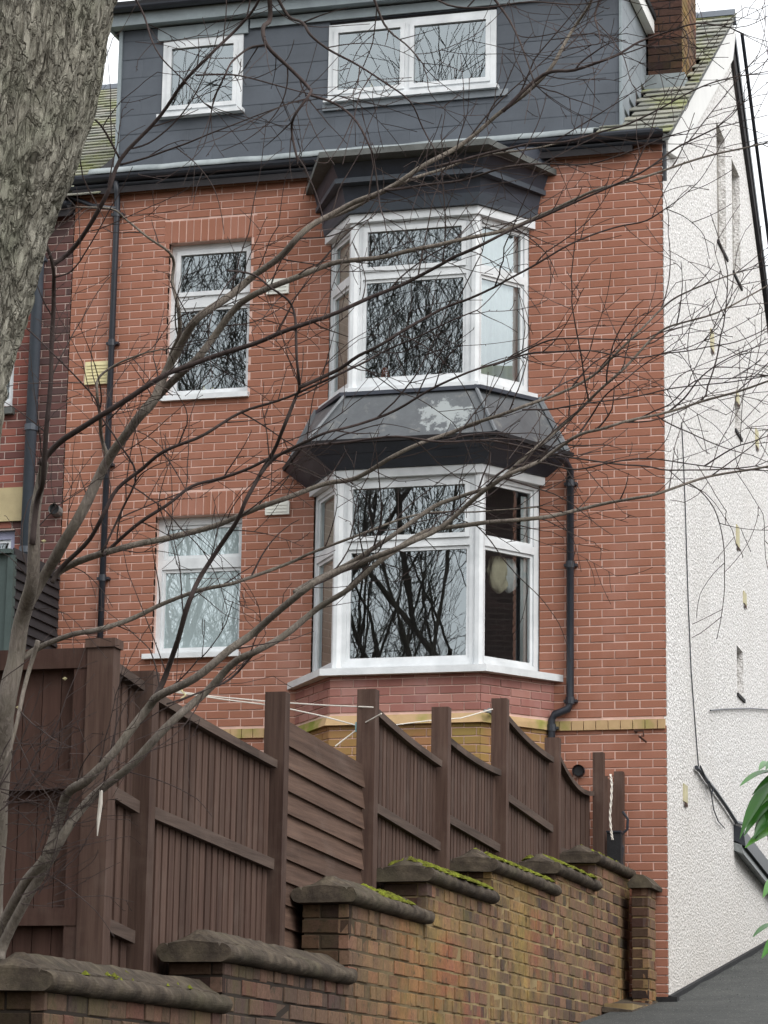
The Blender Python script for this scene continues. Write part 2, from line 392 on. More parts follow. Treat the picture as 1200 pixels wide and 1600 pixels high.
def courses(u0, u1, z0, z1, holes, L=.225, H=.075, j=.010, bond='stretcher', seed=0):
    out = []; rr = random.Random(seed); k = int(math.floor(z0/H)); z = k*H
    while z < z1-.01:
        lo, hi = max(z, z0), min(z+H-j, z1)
        if hi-lo > .015:
            spans = [(u0, u1)]
            for (a, b, c, d) in holes:
                if c < (lo+hi)/2 < d:
                    ns = []
                    for s, e in spans:
                        if b <= s or a >= e: ns.append((s, e)); continue
                        if a > s: ns.append((s, a))
                        if b < e: ns.append((b, e))
                    spans = ns
            if bond == 'stretcher': step, off = L, (k % 2)*L/2
            else:                                   # garden wall bond: mixed rows
                step, off = (L/2, L/4) if k % 4 == 0 else (L, (k % 2)*L/2)
            n0 = math.floor((u0-off)/step)-1; u = off+n0*step; ed = []
            while u < u1+step:
                ln = step
                ed.append((u, u+ln-j)); u += ln
            for s, e in spans:
                for a, b in ed:
                    if bond != 'stretcher' and step == L and rr.random() < .16:
                        m_ = (a+b)/2; cand = [(a, m_-j/2), (m_+j/2, b)]
                    else: cand = [(a, b)]
                    for a2, b2 in cand:
                        a3, b3 = max(a2, s), min(b2, e)
                        if e-b3 < .016: b3 = e
                        if a3-s < .016: a3 = s
                        if b3-a3 > .02: out.append((a3, b3, lo, hi))
        k += 1; z = k*H
    return out

# ---------------------------------------------------------------- ground
def gz(y): return .112*y if -26 < y < 0 else (.14*y if y >= 0 else -2.91+max(0, min(-27.5-y, 32))*.25)
ys = [-120, -59.5, -45, -27.5, -26, -20, -15, -10, -5, 0, 4, 8, 14, 30, 80]
g = MB()
for i in range(len(ys)-1):
    a, b = ys[i], ys[i+1]; za, zb = gz(a), gz(b)
    g.add([(-150, a, za-.02), (150, a, za-.02), (150, b, zb-.02), (-150, b, zb-.02)], [(0, 1, 2, 3)])
g.build('ground', 'soil', kind='structure')
g = MB(); rr = random.Random(3)
NX, NY = 14, 70
vv = []
for j in range(NY+1):
    y = -26+46*j/NY
    for i in range(NX+1):
        x = -.25+4.6*i/NX
        vv.append((x, y, gz(y)+.004+noise.noise(V((x*.9, y*.9, 0)))*.02))
g.add(vv, [(j*(NX+1)+i, j*(NX+1)+i+1, (j+1)*(NX+1)+i+1, (j+1)*(NX+1)+i) for j in range(NY) for i in range(NX)])
g.build('alley_path', 'asphalt', kind='structure', smooth=True)

# ---------------------------------------------------------------- brick house
HX0 = -5.79
H = thing('brick_house', 'tall red brick house with white bay windows, slate-clad dormer and white pebbledash gable', 'house', (-2.9, 2, 0))
BC = -2.21                                      # bay centre
W_UP = (-4.80, -3.965, 5.61, 7.18)              # left window openings (x0,x1,z0,z1)
W_LO = (-4.84, -3.98, 3.13, 4.48)
BAYLO = (BC-1.07, BC+1.07, -.5, 4.9)
BAYUP = (BC-.96, BC+.96, 5.0, 7.85)
holes = [W_UP, W_LO, BAYLO, BAYUP, (HX0, 0, 2.36, 2.45), (-.83, -.74, 1.95, 2.05)]
sold = [(W_UP[0]-.05, W_UP[1]+.05, W_UP[3]+.002, W_UP[3]+.222), (W_LO[0]-.05, W_LO[1]+.05, W_LO[3]+.002, W_LO[3]+.222)]
rects = courses(HX0, 0, -.3, 7.80, holes+sold)
for (a, b, c, d) in sold:
    u = a
    while u < b-.03: rects.append((u, min(u+.065, b), c, d)); u += .075
lay(rects, (0, 0, 0), (1, 0, 0), (0, 1, 0), H, 'face_brick', 300, key=lambda r: (0 if r[0] > -.86 else 1, abs(r[2]-2.6)), stuffname='brickwork')
# mortar backing with openings
def wall_with_holes(x0, x1, z0, z1, hs_, y0, y1):
    m = MB(); xs = sorted({x0, x1}|{h[0] for h in hs_}|{h[1] for h in hs_}); xs = [x for x in xs if x0 <= x <= x1]
    for a, b in zip(xs, xs[1:]):
        cuts = sorted([(max(h[2], z0), min(h[3], z1)) for h in hs_ if h[0] < (a+b)/2 < h[1]])
        z = z0
        for c, d in cuts:
            if c > z: m.box(a, b, y0, y1, z, c)
            z = max(z, d)
        if z < z1: m.box(a, b, y0, y1, z, z1)
    return m
wall_with_holes(HX0, -.02, -.3, 7.85, [W_UP, W_LO, BAYLO, BAYUP], .006, .24).build('front_wall', 'face_mortar', H)
# string course in separate stones
xs = HX0; k = 0
while xs < -.01:
    e = min(xs+.11, -.0)
    if not (BAYLO[0]-.04 < (xs+e)/2 < BAYLO[1]+.04): MB().box(xs+.002, e-.005, -.025, .03, 2.36, 2.445).build('string_course_brick', 'string_stone', H)
    xs += .11
# reveals
def reveal(w_):
    a, b, c, d = w_; m = MB()
    return m
# gable wall
prof = [(0.012, -.4), (9.2, -.4), (9.2, 6.2), (4.3, 10.66), (4.1, 10.6), (0.012, 7.84)]
gm = MB(); gholes = []
def gy(px, py): return on(px, py, 0, 0).y
def gzz(px, py): return on(px, py, 0, 0).z
rec = [(gy(1119, 190), gy(1133, 226), 7.95, gzz(1119, 188)), (gy(1143, 250), gy(1155.5, 285), 7.95, gzz(1143, 248)), (gy(1151, 1008), gy(1161, 1030), 3.35, gzz(1151, 1008)), (gy(1148, 617), gy(1157, 640), 6.2, gzz(1148, 617))]
import bmesh
bm = bmesh.new(); me = bpy.data.meshes.new('gable_wall')
MB().prism([(0, a, b) for a, b in prof], (-.25, 0, 0)).mesh('x', None)
pm = MB().prism([(0, a, b) for a, b in prof], (-.25, 0, 0))
gw = pm.build('gable_wall', 'pebbledash', H)
cutm = MB()
for i, (a, b, c, d) in enumerate(rec): cutm.box(-.09, .1, a, b, c, d)
cut = cutm.build('cutter', 'shaded_pebbledash')
mod = gw.modifiers.new('b', 'BOOLEAN'); mod.operation = 'DIFFERENCE'; mod.object = cut; mod.solver = 'EXACT'
dg = bpy.context.evaluated_depsgraph_get()
nm = bpy.data.meshes.new_from_object(gw.evaluated_get(dg)); gw.modifiers.clear(); gw.data = nm; nm.name = 'gable_wall'
bpy.data.objects.remove(cut)
for (a, b, c, d) in rec:
    MB().box(-.088, -.075, a+.003, b-.003, c+.003, d-.003).build('blocked_window', 'shaded_pebbledash', H)  # recess back in the greyed render, its shade painted in
    MB().box(-.07, .018, a-.03, b+.03, c-.04, c-.006).build('gable_sill', 'dark_timber', H)
# back and side shell, floors (they keep the rooms dark)
MB().box(HX0, -.25, 9.0, 9.2, -.4, 6.6).build('rear_wall', 'room_paint', H)
MB().box(HX0, HX0+.2, .24, 9.0, -.4, 7.9).build('party_wall', 'room_paint', H)
for z in (2.45, 5.02, 7.72): MB().box(HX0+.2, -.25, .245, 9.0, z, z+.1).build('floor', 'room_paint', H)
MB().box(HX0+.2, -.25, 3.6, 3.7, -.4, 7.7).build('partition', 'room_paint', H)
MB().box(-3.75, -3.68, .245, 3.6, 2.56, 7.7).build('partition', 'room_paint', H)
# bitumen plinth along gable foot
m = MB()
for i in range(12):
    a, b = .0+i*.7, .7+i*.7
    m.hexa([(.004, a, gz(a)-.05), (.035, a, gz(a)-.05), (.035, b, gz(b)-.05), (.004, b, gz(b)-.05), (.004, a, gz(a)+.05), (.035, a, gz(a)+.045), (.035, b, gz(b)+.045), (.004, b, gz(b)+.05)])
m.build('bitumen_skirting', 'bitumen', H)
m = MB().box(-.35, .1, -.12, .0, gz(0)-.1, .035); m.build('drain_hole', 'bitumen', H)
# airbricks and fittings on the gable
for px, py, hh in ((1112, 532, .2), (1152, 637-15, .12), (1182, 685, .2), (1152, 838, .22), (1163, 935, .13), (1070, 1240, .16)):
    p = on(px, py, 0, 0)
    f = MB().box(.0, .012, p.y-.1, p.y+.1, p.z-hh/2, p.z+hh/2).build('airbrick', 'vent_yellow', H)
    MB().box(.0125, .014, p.y-.08, p.y+.08, p.z-hh/2-.04, p.z-hh/2-.005).build('stain', 'rust', H)
def gp(px, py, off=.012): p = on(px, py, 0, 0); return V((off, p.y, p.z))
MB().tube([gp(*p) for p in ((1063, 660), (1066, 720), (1069, 800), (1073, 930), (1078, 1050), (1084, 1130), (1090, 1205))], .006, 5).build('cable', 'black_plastic', H)
MB().tube([gp(*p, .03) for p in ((1083, 1199), (1090, 1205), (1100, 1220), (1113, 1236), (1130, 1260), (1146, 1285), (1158, 1288))], .02, 6).build('cable', 'black_plastic', H)
MB().tube([gp(*p, .05) for p in ((1086, 1197), (1094, 1215), (1104, 1240), (1106, 1232), (1100, 1222))], .008, 5).build('cable', 'black_plastic', H)
MB().tube([gp(*p, .02) for p in ((1108, 1240), (1112, 1265), (1119, 1283), (1129, 1294))], .006, 5).build('cable', 'black_plastic', H)
MB().tube([gp(*p, .02) for p in ((1107, 1110), (1130, 1108), (1170, 1107), (1200, 1109), (1240, 1112))], .008, 5).build('cable', 'black_plastic', H)
a, b = gp(1146, 1288, 0), gp(1204, 1362, 0)
m = MB()
e = b+(b-a)*1.4
for t0, t1, m_, o0, o1 in ((0, .16, 'black_plastic', .12, .02), (.16, .24, 'galvanised', .09, .0)):
    MB().hexa([(0, a.y, a.z-.02-t1), (o1+.1, a.y, a.z-.06-t1), (o1+.1, e.y, e.z-.06-t1), (0, e.y, e.z-.02-t1), (0, a.y, a.z-t0), (.08+o1, a.y, a.z-.04-t0), (.08+o1, e.y, e.z-.04-t0), (0, e.y, e.z-t0)]).build('wall_trunking', m_, H)

# roof
RZ, RS = 7.93, .68
def rz(y): return RZ+RS*y
RY1 = 4.22
MB().prism([(HX0, -.10, rz(-.1)-.10), (HX0, RY1, rz(RY1)-.06), (HX0, 9.4, 6.5), (HX0, 9.4, 6.4), (HX0, RY1, rz(RY1)-.26), (HX0, -.10, rz(-.1)-.16)], (-HX0-.26, 0, 0)).build('roof', 'dark_timber', H)
MB().prism([(-.26, .28, rz(.28)-.10), (-.26, RY1, rz(RY1)-.06), (-.26, 9.4, 6.5), (-.26, 9.4, 6.4), (-.26, RY1, rz(RY1)-.26), (-.26, .28, rz(.28)-.16)], (.30, 0, 0)).build('roof_verge', 'dark_timber', H)
def slates(x0, x1, y0, y1, parent, W_=.26, G=.17, keep=None, z0=RZ, s=RS, seed=1):
    me = MB().hexa([(0, 0, 0), (1, 0, 0), (1, 1, -.012), (0, 1, -.012), (0, 0, .012), (1, 0, .012), (1, 1, 0), (0, 1, 0)]).mesh('slate', 'roof_slate')
    ang = math.atan(s); r_ = random.Random(seed); k = 0; y = y0
    while y < y1:
        x = x0-(k % 2)*W_/2
        while x < x1-.02:
            a, b = max(x, x0), min(x+W_-.004, x1)
            if b-a > .03 and (keep is None or keep((a+b)/2, y)):
                o = bpy.data.objects.new('slate', me); col.objects.link(o); o.parent = parent
                o.location = V((a, y, z0+s*y+.012+r_.uniform(-.003, .004)))-wloc(parent); o.scale = (b-a, G*1.28, 1)
                o.rotation_euler = (ang-.05+r_.uniform(-.01, .01), 0, r_.uniform(-.01, .01))
            x += W_
        y += G*cos(ang); k += 1
slates(-.62, .10, -.14, RY1, H, .25, .19, keep=lambda x, y: not (x < -.40 and y > .2) and not (x < -.04 and 1.5 < y < 2.3))
m = MB(); 
for i in range(24):
    a, b = -.14+i*(RY1+.14)/24, -.14+(i+1)*(RY1+.14)/24
    m.hexa([(.03, a, rz(a)-.07), (.085, a, rz(a)-.07), (.085, b, rz(b)-.07), (.03, b, rz(b)-.07), (.03, a, rz(a)-.005), (.085, a, rz(a)-.005), (.085, b, rz(b)-.005), (.03, b, rz(b)-.005)])
m.build('verge_pointing', 'weathered_ledge', H)
MB().prism([(.0, .02, 7.72), (.0, .02, 7.86), (.0, RY1+.05, rz(RY1)+.05-.12), (.0, RY1+.3, rz(RY1)-.08), (.0, RY1+.05, rz(RY1)-.5), (.0, .6, 7.86)], (.055, 0, 0)).build('bargeboard', 'old_white_paint', H)
MB().prism([(.0, RY1+.30, rz(RY1)-.06), (.0, 9.4, 6.3), (.0, 9.4, 6.2), (.0, RY1+.30, rz(RY1)-.17)], (.05, 0, 0)).build('rear_bargeboard', 'black_plastic', H)
MB().tube([(.12, RY1+.3, rz(RY1)-.10), (.13, 9.4, 6.27)], .022, 6).build('rear_gutter', 'black_plastic', H)
xr = -3.0
while xr < .05: MB().prism([(xr, RY1-.13, rz(RY1)-.05), (xr, RY1, rz(RY1)+.07), (xr, RY1+.13, rz(RY1)-.07)], (min(.44, .09-xr), 0, 0)).build('ridge_tile', 'dormer_slate', H); xr += .45
# gutter and fascia at the eaves
MB().box(HX0, -.02, -.06, -.002, 7.80, 7.93).build('fascia', 'navy_paint', H)
def gutter(x0, x1, y, z, parent, r=.055):
    m = MB(); n = 8; v_ = []
    for x in (x0, x1):
        for i in range(n+1): q = pi+pi*i/n; v_.append((x, y+cos(q)*r, z+sin(q)*r))
        for i in range(n+1): q = 2*pi-pi*i/n; v_.append((x, y+cos(q)*(r-.006), z+sin(q)*(r-.006)))
    k_ = 2*n+2
    m.add(v_, [(i, (i+1) % k_, k_+(i+1) % k_, k_+i) for i in range(k_)]+[tuple(range(k_))[::-1], tuple(range(k_, 2*k_))])
    return m.build('gutter', 'black_plastic', parent, smooth=False)
gutter(HX0-.1, .04, -.12, 7.87, H, .06)
gutter(HX0-.1, .04, -.075, 7.80, H, .035)
MB().tube([(.03, -.11, 7.86), (.035, -.05, 7.72), (.03, -.02, 7.42)], .02, 6).build('gutter_outlet', 'black_plastic', H)
# lead flashing below dormer, gently uneven
m = MB(); n = 60; v_ = []
for i in range(n+1):
    x = -5.62+5.0*i/n; wv = noise.noise(V((x*3, 0, 1)))*.015
    v_ += [(x, -.14, 7.90+wv), (x, -.10, 7.965+wv), (x, .02, 8.01+wv), (x, .19, 8.07)]
m.add(v_, [(i*4+j, (i+1)*4+j, (i+1)*4+j+1, i*4+j+1) for i in range(n) for j in range(3)])
fl = m.build('lead_flashing', 'lead_flashing', H, smooth=True); s_ = fl.modifiers.new('s', 'SOLIDIFY'); s_.thickness = .012

# dormer
DX0, DX1, DY, DZ0, DZ1 = -5.47, -.42, .2, 8.0, 9.5
dwin = [(-5.0, -4.17, 8.57, 9.35), (-3.29, -1.62, 8.58, 9.35)]
wall_with_holes(DX0+.01, DX1-.01, DZ0-.1, DZ1, dwin, DY+.02, DY+.16).build('dormer_wall', 'dark_timber', H)
rr = random.Random(5); k = 0; z = DZ0+.02; row = 0
me_s = MB().add(BV, BF).mesh('dormer_slate', 'dormer_slate')
while z < DZ1-.01:
    hi = min(z+.192, DZ1); x = DX0-(row % 2)*.25
    while x < DX1:
        a, b = max(x, DX0), min(x+.4992, DX1); segs = [(a, b)]
        for (p, q, r_, s_) in dwin:
            if r_-.06 < (z+hi)/2 < s_+.06:
                ns = []
                for s0, e0 in segs:
                    if q <= s0 or p >= e0: ns.append((s0, e0)); continue
                    if p > s0: ns.append((s0, p))
                    if q < e0: ns.append((q, e0))
                segs = ns
        for s0, e0 in segs:
            if e0-s0 > .02:
                o = bpy.data.objects.new('slate_panel', me_s); col.objects.link(o); o.parent = H
                o.location = V((s0, DY+.0, z))-wloc(H); o.scale = (e0-s0, .02, hi-z+.0055)
                o.rotation_euler = (-.02+rr.uniform(-.006, .006), 0, 0)
        x += .5
    z += .196; row += 1
# dormer cheek facing the gable
me_c = MB().add(BV, BF).mesh('cheek_slate', 'dormer_cheek_slate')
MB().prism([(DX1-.03, DY+.02, rz(DY)-.1), (DX1-.03, 2.3, rz(2.3)), (DX1-.03, 2.3, DZ1), (DX1-.03, DY+.02, DZ1)], (.02, 0, 0)).build('dormer_cheek', 'dormer_cheek_slate', H)
z = DZ0+.1; row = 0
while z < DZ1:
    ylim = (z-.02-RZ)/RS; y = DY+.02
    y += -(row % 2)*.12
    while y < ylim+.1:
        a, b = max(y, DY+.01), min(y+.235, ylim+.1)
        if b-a > .04:
            o = bpy.data.objects.new('cheek_slate', me_c); col.objects.link(o); o.parent = H
            o.rotation_euler = (0, -.0, pi/2); o.location = V((DX1+.012, a, z))-wloc(H); o.scale = (b-a, .02, min(.196, DZ1-z))
        y += .24
    z += .2; row += 1
MB().box(DX0-.005, DX0+.03, DY-.02, DY+.1, DZ0, DZ1).build('corner_trim', 'grey_fascia', H)
MB().box(DX1-.01, DX1+.014, DY-.02, DY+.02, DZ0+.02, DZ1).build('corner_trim', 'grey_fascia', H)
MB().prism([(DX0+.0, DY+.16, rz(DY)), (DX0+.0, 3.0, rz(3.0)), (DX0+.0, 3.0, DZ1), (DX0, DY+.16, DZ1)], (.02, 0, 0)).build('dormer_cheek', 'dark_timber', H)
MB().box(DX0-.12, DX1+.12, DY-.16, 3.4, DZ1+.14, DZ1+.2).build('dormer_roof', 'bitumen', H)
MB().box(DX0-.1, DX1+.1, DY-.13, DY-.10, DZ1+.01, DZ1+.137).build('dormer_fascia', 'grey_fascia', H)
MB().box(DX0-.1, DX1+.1, DY-.099, DY+.0, DZ1+.012, DZ1+.03).build('dormer_soffit', 'grey_fascia', H)
MB().box(DX0-.1, DX0-.07, DY-.099, 3.4, DZ1+.0, DZ1+.137).build('dormer_fascia', 'grey_fascia', H)
MB().hexa([(DX1+.02, DY-.099, DZ1+.0), (DX1+.1, DY-.099, DZ1+.0), (DX1+.1, 2.2, DZ1+.0), (DX1+.02, 2.2, DZ1), (DX1+.07, DY-.099, DZ1+.137), (DX1+.1, DY-.099, DZ1+.137), (DX1+.1, 2.2, DZ1+.137), (DX1+.07, 2.2, DZ1+.137)]).build('dormer_fascia', 'old_white_paint', H)
gutter(DX0-.12, DX1+.12, DY-.19, DZ1+.18, H, .05)
MB().box(DX0-.1, DX1+.1, DY-.15, DY+.1, DZ1+.205, DZ1+.26).build('roof_edge', 'bitumen', H)
# grey boards above the small dormer window and below the wide one
MB().box(-5.06, -4.12, DY-.035, DY-.012, 9.352, 9.49).build('head_board', 'grey_fascia', H)
MB().box(-4.1, -1.2, DY-.030, DY-.012, 9.40, 9.49).build('head_board', 'grey_fascia', H)
MB().box(-3.34, -1.5, DY-.028, DY-.008, 8.47, 8.535).build('sill_board', 'dormer_cheek_slate', H)

# chimney
CX0, CX1, CY0, CY1 = -.385, -.045, 1.47, 2.34
ch = MB().box(CX0+.006, CX1-.006, CY0+.006, CY1-.006, 8.7, 11.6).build('chimney', 'dark_timber', H)
def sub_lay(rects, O, U, N, parent, mat, name): 
    m = MB(); O, U, N = V(O), V(U), V(N); r_ = random.Random(4)
    for a, b, c, d in rects: m.add([O+U*(a+x*(b-a))+N*(y*.03+r_.uniform(0, .004))+V((0, 0, c+z*(d-c))) for x, y, z in BV], BF)
    return m.build(name, mat, parent, kind='stuff')
sub_lay(courses(0, CX1-CX0, 8.75, 11.6, [], H=.08), (CX0, CY0-.004, 0), (1, 0, 0), (0, 1, 0), ch, 'chimney_brick', 'brickwork')
sub_lay(courses(0, CY1-CY0, 9.0, 11.6, [], H=.08), (CX1+.004, CY0, 0), (0, 1, 0), (-1, 0, 0), ch, 'old_wall_brick', 'brickwork')
MB().box(CX0-.02, CX1+.03, CY0-.05, CY1+.03, rz(CY0)-.1, rz(CY0)+.12).build('chimney_flashing', 'lead_flashing', H)

# ---------------------------------------------------------------- windows
class Facet:
    """a vertical plane: origin P (left foot seen from outside), U along, N inward"""
    def __init__(s, P, Q):
        s.P = V(P); s.U = (V(Q)-V(P)); s.w = s.U.length; s.U.normalize(); s.N = V((-s.U.y, s.U.x, 0))
    def pt(s, u, n, z): p = s.P+s.U*u+s.N*n; return (p.x, p.y, z)
    def box(s, m, u0, u1, n0, n1, z0, z1):
        m.hexa([s.pt(u0, n0, z0), s.pt(u1, n0, z0), s.pt(u1, n1, z0), s.pt(u0, n1, z0), s.pt(u0, n0, z1), s.pt(u1, n0, z1), s.pt(u1, n1, z1), s.pt(u0, n1, z1)])
def framed(m, F, u0, u1, z0, z1, t, n0, n1):
    F.box(m, u0, u1, n0, n1, z0, z0+t); F.box(m, u0, u1, n0, n1, z1-t, z1)
    F.box(m, u0, u0+t, n0, n1, z0+t, z1-t); F.box(m, u1-t, u1, n0, n1, z0+t, z1-t)
def window(F, z0, z1, cells, parent, t=.055, n0=0, sash=(), bead=.03, u0=0, u1=None, glz='window_glass'):
    """cells: rectangles (u0,u1,z0,z1) of the frame openings; sash: indexes with an opening sash"""
    u1 = F.w if u1 is None else u1
    m = MB(); zs = sorted({z0, z1}|{c[2] for c in cells}|{c[3] for c in cells}); us = sorted({u0, u1}|{c[0] for c in cells}|{c[1] for c in cells})
    for a, b in zip(us, us[1:]):
        for c, d in zip(zs, zs[1:]):
            if not any(q[0]-1e-6 <= a and b <= q[1]+1e-6 and q[2]-1e-6 <= c and d <= q[3]+1e-6 for q in cells): F.box(m, a, b, n0, n0+.07, c, d)
    fr = m.build('window', 'white_upvc', parent)
    for i, (a, b, c, d) in enumerate(cells):
        s = MB(); framed(s, F, a+.001, b-.001, c+.001, d-.001, bead if i not in sash else .042, n0+.018 if i not in sash else n0-.018, n0+.055)
        s.build('sash', 'white_upvc', fr)
        g_ = MB(); q = bead-.008 if i not in sash else .034; nn = n0+.035 if i not in sash else n0+.01
        F.box(g_, a+q, b-q, nn, nn+.004, c+q, d-q)
        gk = MB(); framed(gk, F, a+q-.002, b-q+.002, c+q-.002, d-q+.002, .009, nn-.004, nn-.001); gk.build('gasket', 'bitumen', fr)
        me = MB().add([F.pt(a+q, nn, c+q), F.pt(b-q, nn, c+q), F.pt(b-q, nn, d-q), F.pt(a+q, nn, d-q)], [(0, 1, 2, 3)])
        me.build('pane', glz, fr)
    return fr
def curtain(F, u0, u1, z0, z1, mat, parent, n=.16, amp=.018, waves=9):
    m = MB(); K = waves*6; v_ = []
    for i in range(K+1):
        u = u0+(u1-u0)*i/K; o = n+amp*sin(i/6*2*pi)+amp*.5*sin(i*.7)
        v_ += [F.pt(u, o, z0), F.pt(u+random.uniform(-.004, .004), o*.6+n*.4, z1)]
    m.add(v_, [(2*i, 2*i+2, 2*i+3, 2*i+1) for i in range(K)])
    o = m.build('curtain', mat, parent, smooth=True); so = o.modifiers.new('s', 'SOLIDIFY'); so.thickness = .003; return o
# left windows
F = Facet((W_UP[0]-.0, .10, 0), (W_UP[1], .10, 0)); w_ = F.w
window(F, W_UP[2]+.04, W_UP[3]-.0, [(.05, w_-.03, 5.70, 6.55), (.05, w_-.03, 6.66, 7.12)], H, sash=(1,))
MB().box(W_UP[0]-.03, W_UP[1]+.02, -.05, .17, W_UP[2]-.012, W_UP[2]+.038).build('window_sill', 'white_upvc', H)
F2 = Facet((W_LO[0], .10, 0), (W_LO[1], .10, 0)); w_ = F2.w
window(F2, W_LO[2]+.04, W_LO[3], [(.045, w_-.02, 3.21, 3.99), (.06, w_-.035, 4.09, 4.41)], H, glz='frosted_glass')
curtain(F2, .04, w_-.02, 3.2, 4.44, 'pale_blind', H, .075, .001, 4)
MB().box(W_LO[0]-.07, W_LO[1]+.02, -.06, .17, W_LO[2]-.012, W_LO[2]+.035).build('window_sill', 'white_upvc', H)
# ornaments on the inner sill of the upper window
p = on(325, 612, 1, .2); MB().prism([(p.x-.07, .2, 5.66), (p.x+.07, .2, 5.66), (p.x+.05, .2, 5.78), (p.x, .2, 5.72), (p.x-.05, .2, 5.8)], (0, .03, 0)).build('window_ornament', 'yellow_paint', H)
# dormer windows
F3 = Facet((dwin[0][0], DY-.02, 0), (dwin[0][1], DY-.02, 0)); w_ = F3.w
window(F3, 8.57, 9.35, [(.05, w_-.05, 8.615, 9.30)], H, sash=(0,)); MB().box(-5.03, -4.14, DY-.075, DY+.04, 8.535, 8.568).build('window_sill', 'white_upvc', H)
F4 = Facet((dwin[1][0], DY-.02, 0), (dwin[1][1], DY-.02, 0)); w_ = F4.w; c_ = w_*.475
window(F4, 8.58, 9.35, [(.055, c_-.025, 8.625, 9.30), (c_+.025, w_-.055, 8.625, 9.30)], H, sash=(0, 1)); MB().box(-3.32, -1.59, DY-.075, DY+.04, 8.54, 8.578).build('window_sill', 'white_upvc', H)
MB().prism([(-2.93, .32, 8.66), (-2.85, .32, 8.66), (-2.89, .32, 8.78)], (.0, .03, 0)).build('window_ornament', 'yellow_paint', H)
MB().box(DX0+.2, DX1-.1, 2.8, 2.9, 7.9, 9.5).build('partition', 'room_paint', H)

def bay(half_w, half_f, d, z0, z1, zt, sashes, tw):
    A, B_, C, D = (BC-half_w, .02, 0), (BC-half_f, -d, 0), (BC+half_f, -d, 0), (BC+half_w, .02, 0)
    fs = []
    for i, (P, Q) in enumerate(((A, B_), (B_, C), (C, D))):
        F = Facet(P, Q); w = F.w; a = .05 if i != 1 else .085
        e = .045
        cl = [(a, w-a, z0+e+.03, zt-.03), (a, w-a, zt+.04, z1-e)]
        if i != 1: cl = [(.06, w-.06, z0+e+.03, zt-.03), (.06, w-.06, zt+.04, z1-e)]
        window(F, z0, z1, cl, H, sash=(1,) if i in sashes else ()); fs.append(F)
    # corner posts
    for P in (B_, C):
        MB().tube([(P[0], P[1]+.012, z0), (P[0], P[1]+.012, z1)], .05, 8).build('corner_post', 'white_upvc', H)
    # head board
    return fs
def ring(prof, z0, z1, name, mat, out=None):
    """half-hexagon slab: prof = (half width at wall, half width at front, depth)"""
    a, b, d = prof; a2, b2, d2 = out or prof
    MB().hexa([(BC-a, .0, z0), (BC-b, -d, z0), (BC+b, -d, z0), (BC+a, .0, z0), (BC-a2, .0, z1), (BC-b2, -d2, z1), (BC+b2, -d2, z1), (BC+a2, .0, z1)][:8]).build(name, mat, H)
def ring2(p0, p1, z0, z1, name, mat):
    def P(p, z): a, b, d = p; return [(BC-a, .0, z), (BC-b, -d, z), (BC+b, -d, z), (BC+a, .0, z)]
    m = MB(); m.add(P(p0, z0)+P(p1, z1), [(0, 3, 2, 1), (4, 5, 6, 7), (0, 1, 5, 4), (1, 2, 6, 5), (2, 3, 7, 6), (3, 0, 4, 7)])
    return m.build(name, mat, H)
# lower bay
fl_ = bay(1.06, .65, .58, 2.865, 4.60, 3.99, (1,), 0)
ring2((1.12, .69, .64), (1.12, .69, .64), 4.602, 4.68, 'bay_head', 'white_upvc')
ring2((1.29, .76, .72), (1.29, .76, .72), 2.80, 2.862, 'bay_sill', 'white_upvc')
# upper bay
fu = bay(.96, .575, .50, 5.47, 7.05, 6.54, (1,), 0)
ring2((1.02, .61, .56), (1.02, .61, .56), 7.052, 7.13, 'bay_head', 'white_upvc')
ring2((1.05, .63, .57), (1.05, .63, .57), 5.425, 5.468, 'bay_sill', 'white_upvc')
# curtains and things in the bays
curtain(fu[2], .05, fu[2].w-.03, 5.52, 7.0, 'net_curtain', H, .075, .012, 7)
curtain(fu[0], .03, fu[0].w-.02, 5.52, 7.0, 'beige_curtain', H, .062, .006, 4)
curtain(fl_[0], .03, fl_[0].w-.02, 2.92, 4.55, 'beige_curtain', H, .062, .006, 4)
curtain(fl_[2], fl_[2].w-.16, fl_[2].w-.03, 2.92, 4.5, 'net_curtain', H, .07, .01, 2)
for (cu, cz, rx, mt) in ((.38, 3.74, .085, 'cream_curtain'), (.50, 3.76, .075, 'net_curtain')):
    m = MB(); v_ = []; K = 32
    for j in range(9):
        tt = j/8; z = 3.92-(3.92-(cz-.15))*tt; r_ = rx*(.55+.75*sin(pi*min(1, tt*.85+.1)))*(1 if j < 8 else .3)
        for i in range(K):
            q = 2*pi*i/K; rr_ = r_*(1+.18*sin(q*5+j*.6)+.45*noise.noise(V((cos(q)*3.4, sin(q)*3.4, j*.8+rx*90)))); v_.append(fl_[2].pt(cu+rr_*cos(q), .16+rr_*.5*sin(q), z))
    m.add(v_, [(j*K+i, j*K+(i+1) % K, (j+1)*K+(i+1) % K, (j+1)*K+i) for j in range(8) for i in range(K)]+[tuple(range(8*K, 9*K))])
    m.build('gathered_curtain', mt, H, smooth=True)
p = on(600, 582, 1, -.4); MB().prism([(p.x-.06, -.38, 5.53), (p.x+.06, -.38, 5.53), (p.x+.04, -.38, 5.62), (p.x+.02, -.38, 5.7), (p.x-.02, -.38, 5.7), (p.x-.04, -.38, 5.6)], (0, .05, 0)).build('window_ornament', 'terracotta', H)
